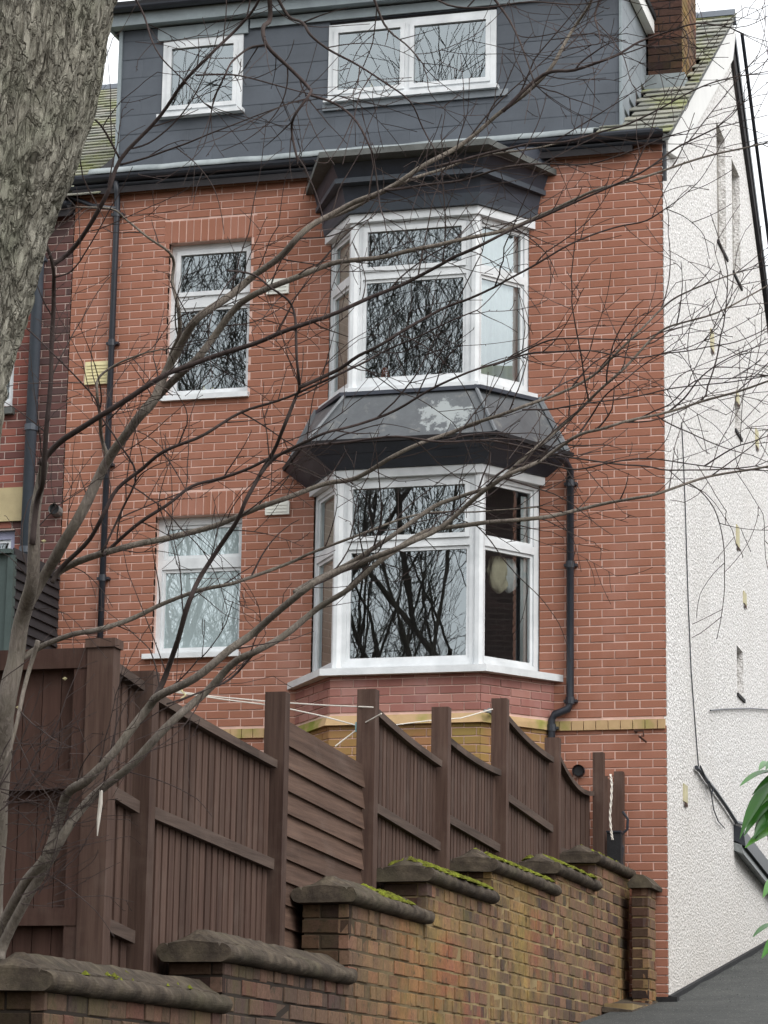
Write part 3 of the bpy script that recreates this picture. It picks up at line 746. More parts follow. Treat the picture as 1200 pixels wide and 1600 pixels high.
# dark cornice over the lower bay and its lead roof
ring2((1.14, .71, .66), (1.28, .82, .80), 4.683, 4.79, 'bay_cornice', 'navy_paint')
ring2((1.28, .82, .80), (1.36, .89, .90), 4.793, 4.86, 'bay_cornice', 'navy_paint')
ring2((1.38, .90, .92), (1.39, .905, .93), 4.863, 4.895, 'bay_gutter', 'dark_timber')
def seg(p, q, r_, name, mat): return MB().tube([p, q], r_, 6).build(name, mat, H)
e0, t0_ = (1.33, .87, .88), (1.06, .60, .56)
# three sheets of lead with rolls on the hips
def P4(p, z, i): a, b, d = p; return V([(BC-a, .0, z), (BC-b, -d, z), (BC+b, -d, z), (BC+a, .0, z)][i])
for i in range(3):
    a, b, c, d = P4(e0, 4.90, i), P4(e0, 4.90, i+1), P4(t0_, 5.42, i+1), P4(t0_, 5.42, i)
    n_ = (b-a).cross(d-a).normalized()*-.02
    m = MB(); m.hexa([a+n_, b+n_, b, a, d+n_, c+n_, c, d]); m.build('lead_roof', 'lead_sheet', H)
for i in range(4):
    seg(P4(e0, 4.905, i)+V((0, -.01, 0)), P4(t0_, 5.425, i)+V((0, -.01, 0)), .018 if i in (1, 2) else .03, 'lead_roll', 'lead_roll')
ring2((1.0, .6, .53), (1.0, .6, .53), 4.9, 5.40, 'bay_core', 'dark_timber').scale = (1, 1, 1)
ring2((1.09, .66, .61), (1.09, .66, .61), 5.385, 5.42, 'lead_apron', 'navy_paint')
# top cornice: three stepped tiers
ring2((1.03, .62, .60), (1.05, .64, .63), 7.133, 7.235, 'top_cornice', 'blue_grey_paint')
ring2((1.05, .64, .62), (1.07, .66, .66), 7.238, 7.37, 'top_cornice', 'navy_paint')
ring2((1.12, .70, .76), (1.12, .70, .76), 7.373, 7.42, 'top_cornice', 'blue_grey_paint')
ring2((1.10, .68, .72), (1.14, .72, .78), 7.423, 7.56, 'top_cornice', 'navy_paint')
ring2((1.22, .80, .95), (1.22, .80, .95), 7.563, 7.62, 'top_cornice', 'weathered_ledge')
ring2((1.16, .70, .62), (1.16, .60, .12), 7.623, 7.86, 'top_cornice', 'navy_paint')
# bay base in brick down to the ground
p0 = (1.21, .69, .64)
ring2((1.20, .683, .632), (1.20, .683, .632), -.3, 2.80, 'bay_wall', 'face_mortar')
Cn = [P4(p0, 0, i) for i in range(4)]
for i in range(3):
    F = Facet(Cn[i], Cn[i+1]); r_ = courses(0.004, F.w-.004, -.3, 2.80, [(0, 9, 2.36, 2.45)])
    m = MB(); rr = random.Random(i)
    top = [q for q in r_ if q[2] > 1.9]; low = [q for q in r_ if q[2] <= 1.9]
    lay(top, F.P, F.U, F.N, H, 'bay_brick', 60, depth=.03, stuffname='bay_brickwork', jit=.002)
    for a, b, c, d in low: m.add([V(F.pt(a+x*(b-a), y*.03, 0))+V((0, 0, c+z*(d-c))) for x, y, z in BV], BF)
    m.build('bay_brickwork', 'bay_brick', H, kind='stuff')
ring2((1.235, .715, .68), (1.225, .70, .655), 2.36, 2.445, 'bay_string_course', 'string_stone')

# wall fittings
def plate(px0, py0, px1, py1, mat, name='vent_cover', louv=3, y=0, d=.03):
    a, b = on(px0, py0, 1, y), on(px1, py1, 1, y)
    o = MB().box(a.x, b.x, y-d, y-.001, b.z, a.z).build(name, mat, H)
    h = (a.z-b.z)/(louv+1)
    for i in range(louv): MB().box(a.x+.02, b.x-.02, y-d-.006, y-d-.0005, b.z+h*(i+.7), b.z+h*(i+1.0)).build('louvre', mat, o)
plate(416, 785, 453, 804, 'vent_white'); plate(418, 438, 452, 459, 'vent_white'); plate(135, 567, 171, 600, 'vent_cream', louv=6)
p = on(905, 1205, 1, 0); MB().tube([(p.x, -.03, p.z), (p.x, .05, p.z)], .045, 12).build('pipe_opening', 'bitumen', H)
MB().tube([(p.x, -.05, p.z), (p.x, .02, p.z)], .055, 12, False).build('pipe_collar', 'black_plastic', H)
b0 = on(1000, 1150, 1, -.05)
MB().tube([(b0.x-.04, -.0, b0.z+.04), (b0.x-.04, -.1, b0.z+.04), (b0.x+.04, -.1, b0.z+.04), (b0.x+.04, -.1, b0.z-.01), (b0.x-.0, -.1, b0.z-.01), (b0.x+.05, -.02, b0.z-.05)], .009, 6).build('bracket', 'rust', H)
# downpipes
def pipe(pts, r_, parent, mat='black_plastic', collars=()):
    o = MB().tube(pts, r_, 10).build('downpipe', mat, parent, smooth=True)
    for z, x, y in collars:
        MB().tube([(x, y, z-.03), (x, y, z+.03)], r_*1.22, 10).build('pipe_collar', mat, o)
        MB().box(x-.06, x+.06, y+.0, y+r_+.03, z-.012, z+.012).build('pipe_bracket', mat, o)
xr = -.845
pipe([(xr-.1, -.5, 4.80), (xr-.02, -.2, 4.78), (xr, -.06, 4.72), (xr, -.06, 2.60), (xr-.02, -.06, 2.545), (xr-.14, -.07, 2.50), (xr-.165, -.07, 2.45), (xr-.165, -.07, .0)], .034, H, collars=((3.85, xr, -.06), (2.62, xr, -.06), (4.6, xr, -.06), (2.38, xr-.165, -.07)))
xl = -5.33
pipe([(xl, -.12, 7.82), (xl, -.08, 7.72), (xl, -.06, 7.6), (xl, -.06, 0)], .03, H, collars=((7.5, xl, -.06), (6.2, xl, -.06), (5.0, xl, -.06), (3.9, xl, -.06)))
pipe([(xl, -.07, 7.55), (xl-.25, -.07, 7.60), (xl-.42, -.07, 7.68), (xl-.5, -.07, 7.72)], .022, H)

# ---------------------------------------------------------------- neighbouring house
NBR = thing('neighbouring_house', 'older dark red brick house behind the trunk, with stone lintel and mossy slate roof', 'house', (-8, 2, 0))
NX1 = HX0-.012
nwin = [(-7.6, -6.36, 5.62, 6.95), (-7.6, -6.27, 3.3, 4.42), (-7.6, -6.19, 4.5, 4.83)]
rects = courses(-8.6, NX1, 0, 7.55, nwin, H=.0765, seed=3)
lay(rects, (0, .0, 0), (1, 0, 0), (0, 1, 0), NBR, 'neighbour_brick', 300, key=lambda r: (-round(r[0]*2), abs(r[2]-5.5)), stuffname='brickwork')
wall_with_holes(-8.6, NX1, 0, 7.7, nwin[:2], .008, .24).build('front_wall', 'neighbour_mortar', NBR)
F = Facet((-7.6, .08, 0), (-6.36, .08, 0)); window(F, 5.65, 6.95, [(.07, F.w/2-.03, 5.72, 6.88), (F.w/2+.03, F.w-.05, 5.72, 6.88)], NBR)
curtain(F, .05, F.w-.04, 5.7, 6.9, 'net_curtain', NBR, .1, .01, 8)
MB().box(-7.65, -6.33, -.06, .17, 5.56, 5.63).build('window_sill', 'weathered_ledge', NBR)
F = Facet((-7.6, .06, 0), (-6.27, .06, 0)); window(F, 3.32, 4.42, [(.07, F.w/2-.03, 3.4, 4.34), (F.w/2+.03, F.w-.06, 3.4, 4.34)], NBR).data.materials[0] = M['lilac_paint']
MB().box(-7.6, -6.19, -.03, .1, 4.5, 4.83).build('lintel', 'lintel_stone', NBR)
MB().box(-8.6, NX1, .3, 8, 0, .2).build('floor', 'room_paint', NBR)
MB().box(-8.7, -8.6, .24, 8, 0, 7.6).build('side_wall', 'room_paint', NBR); MB().box(-8.6, NX1, 3, 3.1, 0, 7.6).build('partition', 'room_paint', NBR)
MB().prism([(-9.5, -.12, 7.60), (-9.5, 3.9, 10.45), (-9.5, 8.2, 7.5), (-9.5, 8.2, 7.3), (-9.5, 3.9, 10.2), (-9.5, -.12, 7.5)], (3.70, 0, 0)).build('roof', 'dark_timber', NBR)
NZ = 7.80
slates(-7.9, HX0-.0+.3, -.16, 3.85, NBR, .28, .13, z0=NZ-.01, s=.69, seed=8, keep=lambda x, y: y < 3.9)
for k in range(5): MB().prism([(-8.0+k*.45, 3.78, 10.42), (-8.0+k*.45, 3.9, 10.53), (-8.0+k*.45, 4.02, 10.42)], (.44, 0, 0)).build('ridge_tile', 'dormer_slate', NBR)
gutter(-9, HX0-.02, -.13, 7.63, NBR, .06)
MB().box(-9, NX1, -.06, -.002, 7.55, 7.68).build('fascia', 'navy_paint', NBR)
pipe([(-6.12, -.12, 7.6), (-6.12, -.07, 7.5), (-6.12, -.07, 1)], .055, NBR, 'blue_grey_paint', collars=((7.1, -6.12, -.07), (5.4, -6.12, -.07), (4.2, -6.12, -.07)))
p = on(90, 800, 1, 0)
MB().tube([(p.x, .04, p.z), (p.x, -.10, p.z+.01)], .055, 12, False).build('flue_pipe', 'galvanised', NBR); MB().tube([(p.x, .02, p.z), (p.x, -.07, p.z+.01)], .047, 12).build('flue_opening', 'bitumen', NBR)
# its chimney behind the dormer
c_ = MB().box(-5.55, -4.9, 4.0, 4.6, 9.8, 10.62).build('chimney', 'neighbour_brick', NBR)
for x in (-5.4, -5.05): MB().tube([(x, 4.3, 10.62), (x, 4.3, 10.95)], .09, 10).build('chimney_pot', 'terracotta', c_)
# dark slate-hung bay of the neighbour: flat green panel and boarded flank
SH = thing('lean_to', 'dark green-black lean-to with overlapping boards under the neighbour lintel, behind the fence', 'lean-to', (-6.6, -1, 0))
zf = on(22, 864, 1, -1.1).z; zb_ = 3.95
MB().prism([(-8.0, -1.1, 0), (-8.0, -.02, 0), (-8.0, -.02, zb_), (-8.0, -1.1, zf)], (8.0-5.80, 0, 0)).build('wall', 'green_board', SH)
MB().prism([(-8.05, -1.16, zf-.01), (-8.05, -.02, zb_+.01), (-8.05, -.02, zb_+.04), (-8.05, -1.16, zf+.03)], (8.05-5.79, 0, 0)).build('roof', 'green_board', SH)
k = 0; z = 1.6
while z < min(zf, zb_)-.02:
    MB().hexa([(-5.80, -1.09, z), (-5.765, -1.09, z), (-5.765, -.03, z), (-5.80, -.03, z), (-5.80, -1.09, z+.096), (-5.79, -1.09, z+.1), (-5.79, -.03, z+.1), (-5.80, -.03, z+.096)]).build('board', 'dark_timber', SH)
    z += .092
MB().box(-5.83, -5.77, -1.13, -1.06, 0, zf-.02).build('corner_trim', 'green_board', SH)

# ---------------------------------------------------------------- garden wall along the alley
GW = thing('garden_wall', 'old stepped brick garden wall with mossy stone copings climbing beside the alley', 'wall', (-.46, -7, gz(-7)))
WX0, WX1 = -.60, -.32
steps = [(-12.98, -10.77, -.53), (-10.77, -8.62, -.285), (-8.62, -6.93, .165), (-6.93, -5.18, .43), (-5.18, -3.12, .65), (-3.12, -1.57, .815), (-1.57, -.05, 1.04)]
allr = []
for i, (a, b, z) in enumerate(steps):
    r_ = courses(a+.0, b, gz(a)-.25, z, [], H=.0865, j=.012, bond='garden', seed=i)
    allr += r_
    MB().box(WX0+.02, WX1-.007, a+.012, b+.012, gz(a)-.3, z).build('wall_core', 'old_mortar', GW)
# rounded irregular old bricks, the nearest as single parts
lay(allr, (WX1, 0, 0), (0, 1, 0), (-1, 0, 0), GW, 'old_wall_brick', 300, key=lambda r: r[0]-(4 if r[3] > gz(r[0])+.75 else 0), depth=.06, stuffname='brickwork', jit=.006, rough=.022)
ends = MB(); endr = []
for i, (a, b, z) in enumerate(steps):
    zl = steps[i-1][2]+.1 if i else gz(a)-.2
    r_ = courses(0, WX1-WX0-.004, zl, z, [], H=.0865, j=.012, seed=i+20)
    lay(r_, (WX0, a, 0), (1, 0, 0), (0, 1, 0), GW, 'old_wall_end_brick', 40, depth=.05, jit=.004, rough=.015)
    MB().box(WX0+.01, WX1-.01, a+.011, a+.06, zl-.1, z).build('wall_core', 'old_mortar', GW)
def coping_stone(a, b, z, x0, x1, seed, parent, ov=.055, H_=.088, top=.072):
    r_ = random.Random(seed)
    # cross-section: flat base, half-round edge, groove, low weathered ridge
    cs = []
    X0, X1 = x0-ov, x1+ov; hw = (X1-X0)/2; cx = (X0+X1)/2
    n = 13
    for i in range(n): q = -pi/2+pi*i/(n-1); cs.append((hw-.045+.05*cos(q), H_/2+H_/2*sin(q)))
    cs.append((hw-.058, H_-.016)); cs.append((hw-.064, H_+.008)); cs.append((hw-.10, H_+top*.35)); cs.append((.02, H_+top)); 
    full = cs+[(-x, z_) for x, z_ in reversed(cs)]
    A, B_ = a-ov, b-.005
    m = MB(); K = max(6, int((B_-A)/.035)); n = len(full); v_ = []
    for j in range(K+1):
        t = j/K; y = A+(B_-A)*t; s = 1
        ins = 0
        if j == 0: ins = .03
        for x, zz in full:
            nn = noise.noise(V((x*3+seed, y*1.3, zz*3)))*.004+noise.noise(V((x*22, y*15, zz*22+seed)))*.007
            # hip the ridge down at the two ends
            zh = zz
            if zz > H_ and (j <= 2): zh = H_+(zz-H_)*(.15 if j == 0 else .6)
            px = cx+x*(1-ins)+(nn if abs(x) > .05 else 0)
            v_.append((px, y+nn*.6, z+zh+nn))
    f = [(j*n+i, (j+1)*n+i, (j+1)*n+(i+1) % n, j*n+(i+1) % n) for j in range(K) for i in range(n)]
    f += [tuple(range(n)), tuple(range(K*n, K*n+n))[::-1]]
    m.add(v_, f); o = m.build('coping_stone', 'coping_stone', parent)
    return o
def moss_patch(m, a, b, z, x0, x1, n_, r_, zlim=.2, amt=1):
    for i in range(n_):
        x = r_.uniform(x0, x1); y = r_.uniform(a, b); cx = (WX0+WX1)/2
        hz = .088+.066*max(0, 1-abs(x-cx)/.17)
        s = r_.uniform(.018, .05)*amt; k = 7
        v_ = [(x, y, z+hz+s*.55)]
        for q, rr_, zz in ((0, .6, .42), (1, 1, .05)):
            for j in range(k):
                an = 2*pi*j/k+q*.4; v_.append((x+cos(an)*s*rr_*r_.uniform(.8, 1.2), y+sin(an)*s*1.3*rr_, z+hz+s*zz-.01))
        m.add(v_, [(0, 1+j, 1+(j+1) % k) for j in range(k)]+[(1+j, 1+k+j, 1+k+(j+1) % k, 1+(j+1) % k) for j in range(k)])
for i, (a, b, z) in enumerate(steps): coping_stone(a, b, z, WX0, WX1, i*3.7, GW)
rr = random.Random(11); m = MB()
moss_patch(m, -7.9, -7.35, .165, -.46, -.30, 60, rr)
moss_patch(m, -6.9, -5.3, .43, -.56, -.28, 420, rr); moss_patch(m, -5.1, -3.3, .65, -.58, -.28, 300, rr)
moss_patch(m, -3.1, -1.7, .815, -.56, -.28, 170, rr); moss_patch(m, -1.5, -.2, 1.04, -.5, -.3, 30, rr, amt=.7)
moss_patch(m, -12.7, -11, -.53, -.5, -.3, 14, rr, amt=.5)
m.build('moss', 'moss', GW, smooth=True, kind='stuff')
# small end pier in front of the house corner
PR = thing('brick_pier', 'short dark brick pier with pointed stone cap at the foot of the house corner', 'pier', (-.17, -.28, 0))
px0, px1, py0, py1 = -.225, -.085, -.47, -.08
MB().box(px0+.008, px1-.008, py0+.008, py1, -.3, .93).build('pier_core', 'old_mortar', PR)
r_ = courses(0, px1-px0, -.3, .93, [], H=.0865, j=.014); lay(r_, (px0, py0, 0), (1, 0, 0), (0, 1, 0), PR, 'old_wall_end_brick', 60, depth=.05, jit=.008, rough=.02)
r_ = courses(0, py1-py0, -.3, .93, [], H=.0865, j=.014); lay(r_, (px1, py0, 0), (0, 1, 0), (-1, 0, 0), PR, 'old_wall_brick', 60, depth=.05, jit=.008, rough=.02)
cxp = (px0+px1)/2
MB().prism([(px0-.02, py0-.05, .93), (px1+.045, py0-.05, .93), (px1+.05, py0-.05, .96), (cxp+.04, py0-.05, 1.04), (cxp-.03, py0-.05, 1.045), (px0-.03, py0-.05, .97)], (0, .50, 0)).build('pier_cap', 'coping_stone', PR)
# low sloping stub below the pier
MB().box(-.31, -.075, -1.25, -.05, -.5, -.07).build('pier_core', 'old_mortar', PR)
r_ = [(a, b, c, min(d, .02+.12*(a-1.2))) for a, b, c, d in courses(0, 1.2, -.5, .0, [], H=.0865, j=.014, seed=5)]; r_ = [q for q in r_ if q[3]-q[2] > .02]
lay(r_, (-.065, -1.25, 0), (0, 1, 0), (-1, 0, 0), PR, 'old_wall_brick', 60, depth=.05, jit=.006, rough=.02)
MB().hexa([(-.32, -1.3, -.14), (-.055, -1.3, -.16), (-.055, -.04, -.03), (-.32, -.04, .0), (-.32, -1.3, -.10), (-.07, -1.3, -.13), (-.07, -.04, .01), (-.32, -.04, .04)]).build('pier_foot', 'coping_stone', PR)

# ---------------------------------------------------------------- fence
FN = thing('wooden_fence', 'dark brown stained timber fence of posts and slatted panels stepping up behind the garden wall', 'fence', (-.68, -7, gz(-7)))
FX = -.64
me_b = MB().box(0, 1, 0, 1, 0, 1).mesh('board', 'fence_wood')
posts = [(-11.02, 1.10, .10), (-8.92, 1.32, .10), (-7.08, 1.62, .10), (-5.24, 1.78, .10), (-3.46, 2.11, .10), (-1.57, 2.07, .10)]
for i, (y, z, w_) in enumerate(posts):
    zb = gz(y)-.1
    MB().box(FX-.085, FX+.035, y-w_+.01, y, zb, z).build('post', 'fence_wood', FN)
def vpanel(ya, yb, za, zm, zb, rails, n, mid=.0, low=-1.2, pitch=None):
    """upright slats between two posts; top edge falls from za to zb (zm = mid height)"""
    W_ = (yb-ya)/n
    def top(t): return za*(1-t)**2+2*(2*zm-.5*(za+zb))*t*(1-t)+zb*t*t
    for i in range(n):
        t = (i+.5)/n; y = ya+i*W_; tz = top(t)-.02
        o = bpy.data.objects.new('board', me_b); col.objects.link(o); o.parent = FN
        o.location = V((FX-.055+random.uniform(-.002, .002), y+W_*.10, low))-wloc(FN); o.scale = (.018, W_*.74, tz-low)
    MB().box(FX-.075, FX-.062, ya, yb, low, min(za, zm, zb)-.06).build('dark_gap_backing', 'fence_shadow_wood', FN)  # dark sheet behind the slats, gap shade put into its colour
    K = 6; m = MB()
    for j in range(K):
        a, b = j/K, (j+1)/K; y0, y1 = ya+(yb-ya)*a, ya+(yb-ya)*b; z0, z1 = top(a), top(b)
        m.hexa([(FX-.075, y0, z0-.045), (FX+.005, y0, z0-.045), (FX+.005, y1, z1-.045), (FX-.075, y1, z1-.045), (FX-.075, y0, z0), (FX+.005, y0, z0), (FX+.005, y1, z1), (FX-.075, y1, z1)])
    m.build('top_rail', 'fence_rail_wood', FN)
    for r0_, r1_ in rails:
        MB().hexa([(FX-.036, ya, r0_-.06), (FX-.0, ya, r0_-.06), (FX-.0, yb, r1_-.06), (FX-.036, yb, r1_-.06), (FX-.036, ya, r0_), (FX-.0, ya, r0_), (FX-.0, yb, r1_), (FX-.036, yb, r1_)]).build('rail', 'fence_rail_wood', FN)
vpanel(-11.54, -11.14, 1.08, 1.06, 1.04, [(.50, .46), (-.12, -.16)], 4)
vpanel(-11.0, -9.03, 1.02, .97, .93, [(.46, .38)], 21)
vpanel(-7.06, -5.36, 1.53, 1.45, 1.40, [(.93, .84)], 20)
vpanel(-5.22, -3.58, 1.60, 1.555, 1.56, [(1.06, 1.0)], 18)
vpanel(-3.44, -1.70, 2.02, 1.93, 1.90, [(1.42, 1.34)], 18)
PA, PB = V((FX-.0, -1.55, 0)), on(926, 1235, 1, -.5); PB.z = 0
FP = Facet(PA, PB); tp = (1.93, on(903, 1227, 1, -1.0).z, on(926, 1236, 1, -.5).z)
def tpf(t): return tp[0]*(1-t)**2+2*(2*tp[1]-.5*(tp[0]+tp[2]))*t*(1-t)+tp[2]*t*t
for i in range(7):
    a, b = FP.w*(i+.08)/7, FP.w*(i+.86)/7; m = MB(); FP.box(m, a, b, .02, .04, .3, tpf((i+.5)/7)-.02); m.build('board', 'fence_wood', FN)
m = MB(); FP.box(m, 0, FP.w, .045, .055, .3, 1.72); m.build('dark_gap_backing', 'fence_shadow_wood', FN)
m = MB()
for i in range(6):
    a, b = i/6, (i+1)/6
    q = [FP.pt(FP.w*t, n_, tpf(t)+o) for o in (-.04, 0) for t, n_ in ((a, -.03), (b, -.03), (b, .05), (a, .05))]; m.hexa(q)
m.build('top_rail', 'fence_rail_wood', FN)
m = MB(); FP.box(m, 0, FP.w, -.0, .018, 1.13, 1.19); m.build('rail', 'fence_rail_wood', FN)
# closing boards between the last two posts
q0, q1 = on(941, 1200, 1, -.48), on(966, 1215, 1, -.06); FQ = Facet((q0.x, -.48, 0), (q1.x, -.06, 0))
for i in range(4):
    a, b = FQ.w*i/4, FQ.w*(i+.94)/4; m = MB(); FQ.box(m, a, b, .02, .04, .3, q0.z-.03-.02*i); m.build('board', 'fence_wood', FN)
# horizontal feather-edge panel
y0, y1 = -8.90, -7.2
for k in range(15):
    za, zb = 1.20-k*.128, 1.14-k*.128
    jj = random.uniform(-.006, .006)
    MB().hexa([(FX-.055, y0, za-.15), (FX-.012, y0, za-.15), (FX-.012, y1, zb-.15+jj), (FX-.055, y1, zb-.15+jj), (FX-.055, y0, za), (FX-.035, y0, za), (FX-.035, y1, zb+jj), (FX-.055, y1, zb+jj)]).build('board', 'bare_board_wood', FN)
# last posts by the house
for px, py, w_ in ((942, 1175, .09), (973, 1205, .08)):
    y = -.55 if px < 950 else -.1
    q = on(px, py, 1, y); MB().box(q.x-w_, q.x, y, y+.09, gz(0), q.z).build('post', 'fence_wood', FN)
# panel turning the corner, facing the street
FY = -11.6
MB().box(-.73, -.60, FY-.06, FY+.03, -2, 1.12).build('post', 'fence_wood', FN)
MB().box(-.74, -.59, FY-.07, FY+.04, 1.122, 1.165).build('post_cap', 'fence_wood', FN)
MB().box(-2.8, -.76, FY+.035, FY+.05, -1.5, 1.0).build('dark_gap_backing', 'dark_timber', FN)
for z0, z1 in ((1.03, 1.125), (.46, .545), (-.17, -.09)): MB().box(-2.8, -.732, FY-.05, FY+.0, z0, z1).build('rail', 'red_fence_wood', FN)
MB().box(-.80, -.732, FY-.045, FY+.0, -1.5, 1.028).build('stile', 'red_fence_wood', FN)
x = -2.8
while x < -.80:
    w_ = .092; MB().box(x, min(x+w_, -.79), FY+.008, FY+.03, -1.5, 1.04).build('board', 'red_fence_wood', FN); x += .096
# things on the fence
bx = on(960, 1325, 1, -.42); o = MB().box(bx.x-.06, bx.x+.06, -.45, -.36, bx.z-.17, bx.z+.13).build('junction_box', 'bitumen'); set_(o, 'small black box fixed at the end of the fence by the house wall', 'box')
MB().box(bx.x-.065, bx.x+.065, -.46, -.35, bx.z+.131, bx.z+.145).build('lid', 'black_plastic', o)
pts = [on(x_, y_, 1, -.66) for x_, y_ in ((954, 1210), (956, 1225), (955, 1250), (953, 1275), (955, 1300), (957, 1312))]
m = MB()
for ph in (0, pi): 
    q = []
    for i in range(40):
        t = i/39*(len(pts)-1); k = min(int(t), len(pts)-2); p = pts[k].lerp(pts[k+1], t-k); a_ = i*.9+ph
        q.append(p+V((cos(a_)*.006, sin(a_)*.006, 0)))
    m.tube(q, .006, 5)
o = m.build('twisted_rope', 'rope_white'); set_(o, 'pale twisted rope hanging down the last fence post above the black box', 'rope')
pts = [on(x_, y_, 1, -.3) for x_, y_ in ((973, 1268), (981, 1280), (980, 1296), (972, 1303), (969, 1312), (973, 1325), (971, 1345), (974, 1360))]
o = MB().tube(pts, .012, 6).build('loose_cable', 'black_plastic'); set_(o, 'loose dark cable looping beside the last fence post at the house corner', 'cable')

# ---------------------------------------------------------------- washing line
WL = thing('washing_line', 'white washing line strung across the garden with a pale blue tensioner', 'washing line', dep(440, 1110, 18))
def rope(pts, r_=.0045, mat='rope_white', name='line'): return MB().tube(pts, r_, 5).build(name, mat, WL)
rope([dep(262, 1078, 18.4), dep(330, 1088, 18), dep(430, 1097, 17.6), dep(510, 1102, 17.2), dep(583, 1105, 16.9)])
rope([dep(262, 1080, 18.4), dep(350, 1093, 18), dep(430, 1103, 17.6), dep(500, 1118, 17.3), dep(556, 1133, 17)])
rope([dep(565, 1132, 17), dep(580, 1124, 16.9), dep(596, 1115, 16.8)]); rope([dep(558, 1140, 17), dep(542, 1152, 17), dep(524, 1166, 17)])
c = dep(561, 1136, 17); MB().box(c.x-.022, c.x+.022, c.y-.012, c.y+.012, c.z-.03, c.z+.03).build('tensioner', 'cyan_plastic', WL)
c = dep(284, 1079, 18.2)
MB().tube([dep(276, 1076, 18.3), dep(284, 1079, 18.2), dep(290, 1086, 18.2), dep(283, 1092, 18.2)], .007, 5).build('knot', 'vent_cream', WL)
rope([dep(615, 1133, 19.5), dep(670, 1126, 19.5), dep(720, 1122, 19.6), dep(770, 1108, 19.7)])
o = MB(); c = on(765, 1112, 1, -.7); o.tube([(c.x, -.6, c.z), (c.x, -.72, c.z+.01)], .022, 8); o.tube([(c.x-.05, -.7, c.z+.01), (c.x+.03, -.71, c.z-.01)], .014, 6)
o.build('line_hook', 'galvanised', H)

# ---------------------------------------------------------------- large leaning trunk at left
BT = thing('large_tree', 'thick leaning tree trunk with grey-green fissured bark filling the upper left corner', 'tree', dep(-420, 1900, 9.0))
edge = [(420, -900), (330, -600), (245, -300), (178, 0), (160, 100), (132, 200), (100, 275), (72, 360), (48, 450), (19, 560), (1, 660), (-30, 860), (-80, 1080), (-140, 1350), (-220, 1700)]
cs = []; D = 9.0
for ex, ey in edge:
    R = .32; cs.append((dep(ex-R*FPX/D*1.0, ey, D), R))
def smooth_path(pts, sub=4):
    out = []
    n = len(pts)
    for i in range(n-1):
        p0, p1, p2, p3 = pts[max(i-1, 0)], pts[i], pts[i+1], pts[min(i+2, n-1)]
        for k in range(sub):
            t = k/sub
            out.append(.5*((2*p1)+(p2-p0)*t+(2*p0-5*p1+4*p2-p3)*t*t+(3*p1-p0-3*p2+p3)*t**3))
    out.append(pts[-1]); return out
sp_ = smooth_path([c for c, R in cs], 24); NS = len(sp_)-1
pts = [(p, cs[0][1]*(1-i/NS)+cs[-1][1]*i/NS) for i, p in enumerate(sp_)]
m = MB(); K = 220; v_ = []
for i, (c, R) in enumerate(pts):
    t = (pts[min(i+1, NS)][0]-pts[max(i-1, 0)][0]).normalized(); a_ = t.cross(V((0, 1, 0))).normalized(); b_ = t.cross(a_)
    for j in range(K):
        q = 2*pi*j/K; d_ = a_*cos(q)+b_*sin(q); p = c+d_*R
        s = V((d_.x*5.2, d_.y*5.2, (c.z)*1.6))
        n1 = noise.fractal(s*1.6, 1.0, 2.0, 4); n2 = 1-abs(noise.noise(V((cos(q)*13, sin(q)*13, c.z*2.6))+V((n1, n1, 0))*.9))*2
        n3 = 1-abs(noise.noise(V((cos(q)*30, sin(q)*30, c.z*9))+V((n1, 0, n1))*.6))*2
        v_.append(p+d_*(n1*.012-max(0, n2-.45)*.030-max(0, n3-.5)*.018+noise.noise(s*9)*.004))
m.add(v_, [(i*K+j, i*K+(j+1) % K, (i+1)*K+(j+1) % K, (i+1)*K+j) for i in range(NS) for j in range(K)])
m.build('trunk', 'tree_bark', BT, smooth=True)
top = cs[0][0]
for dx, dz, dy in ((-1.2, 3.2, .5), (.9, 3.4, .4), (.2, 4.0, -1.2)): MB().tube([top-V((0, 0, .3)), top+V((dx*.4, dy*.4, dz*.4)), top+V((dx, dy, dz))], [.24, .14, .05], 8).build('limb', 'tree_bark', BT, smooth=True)

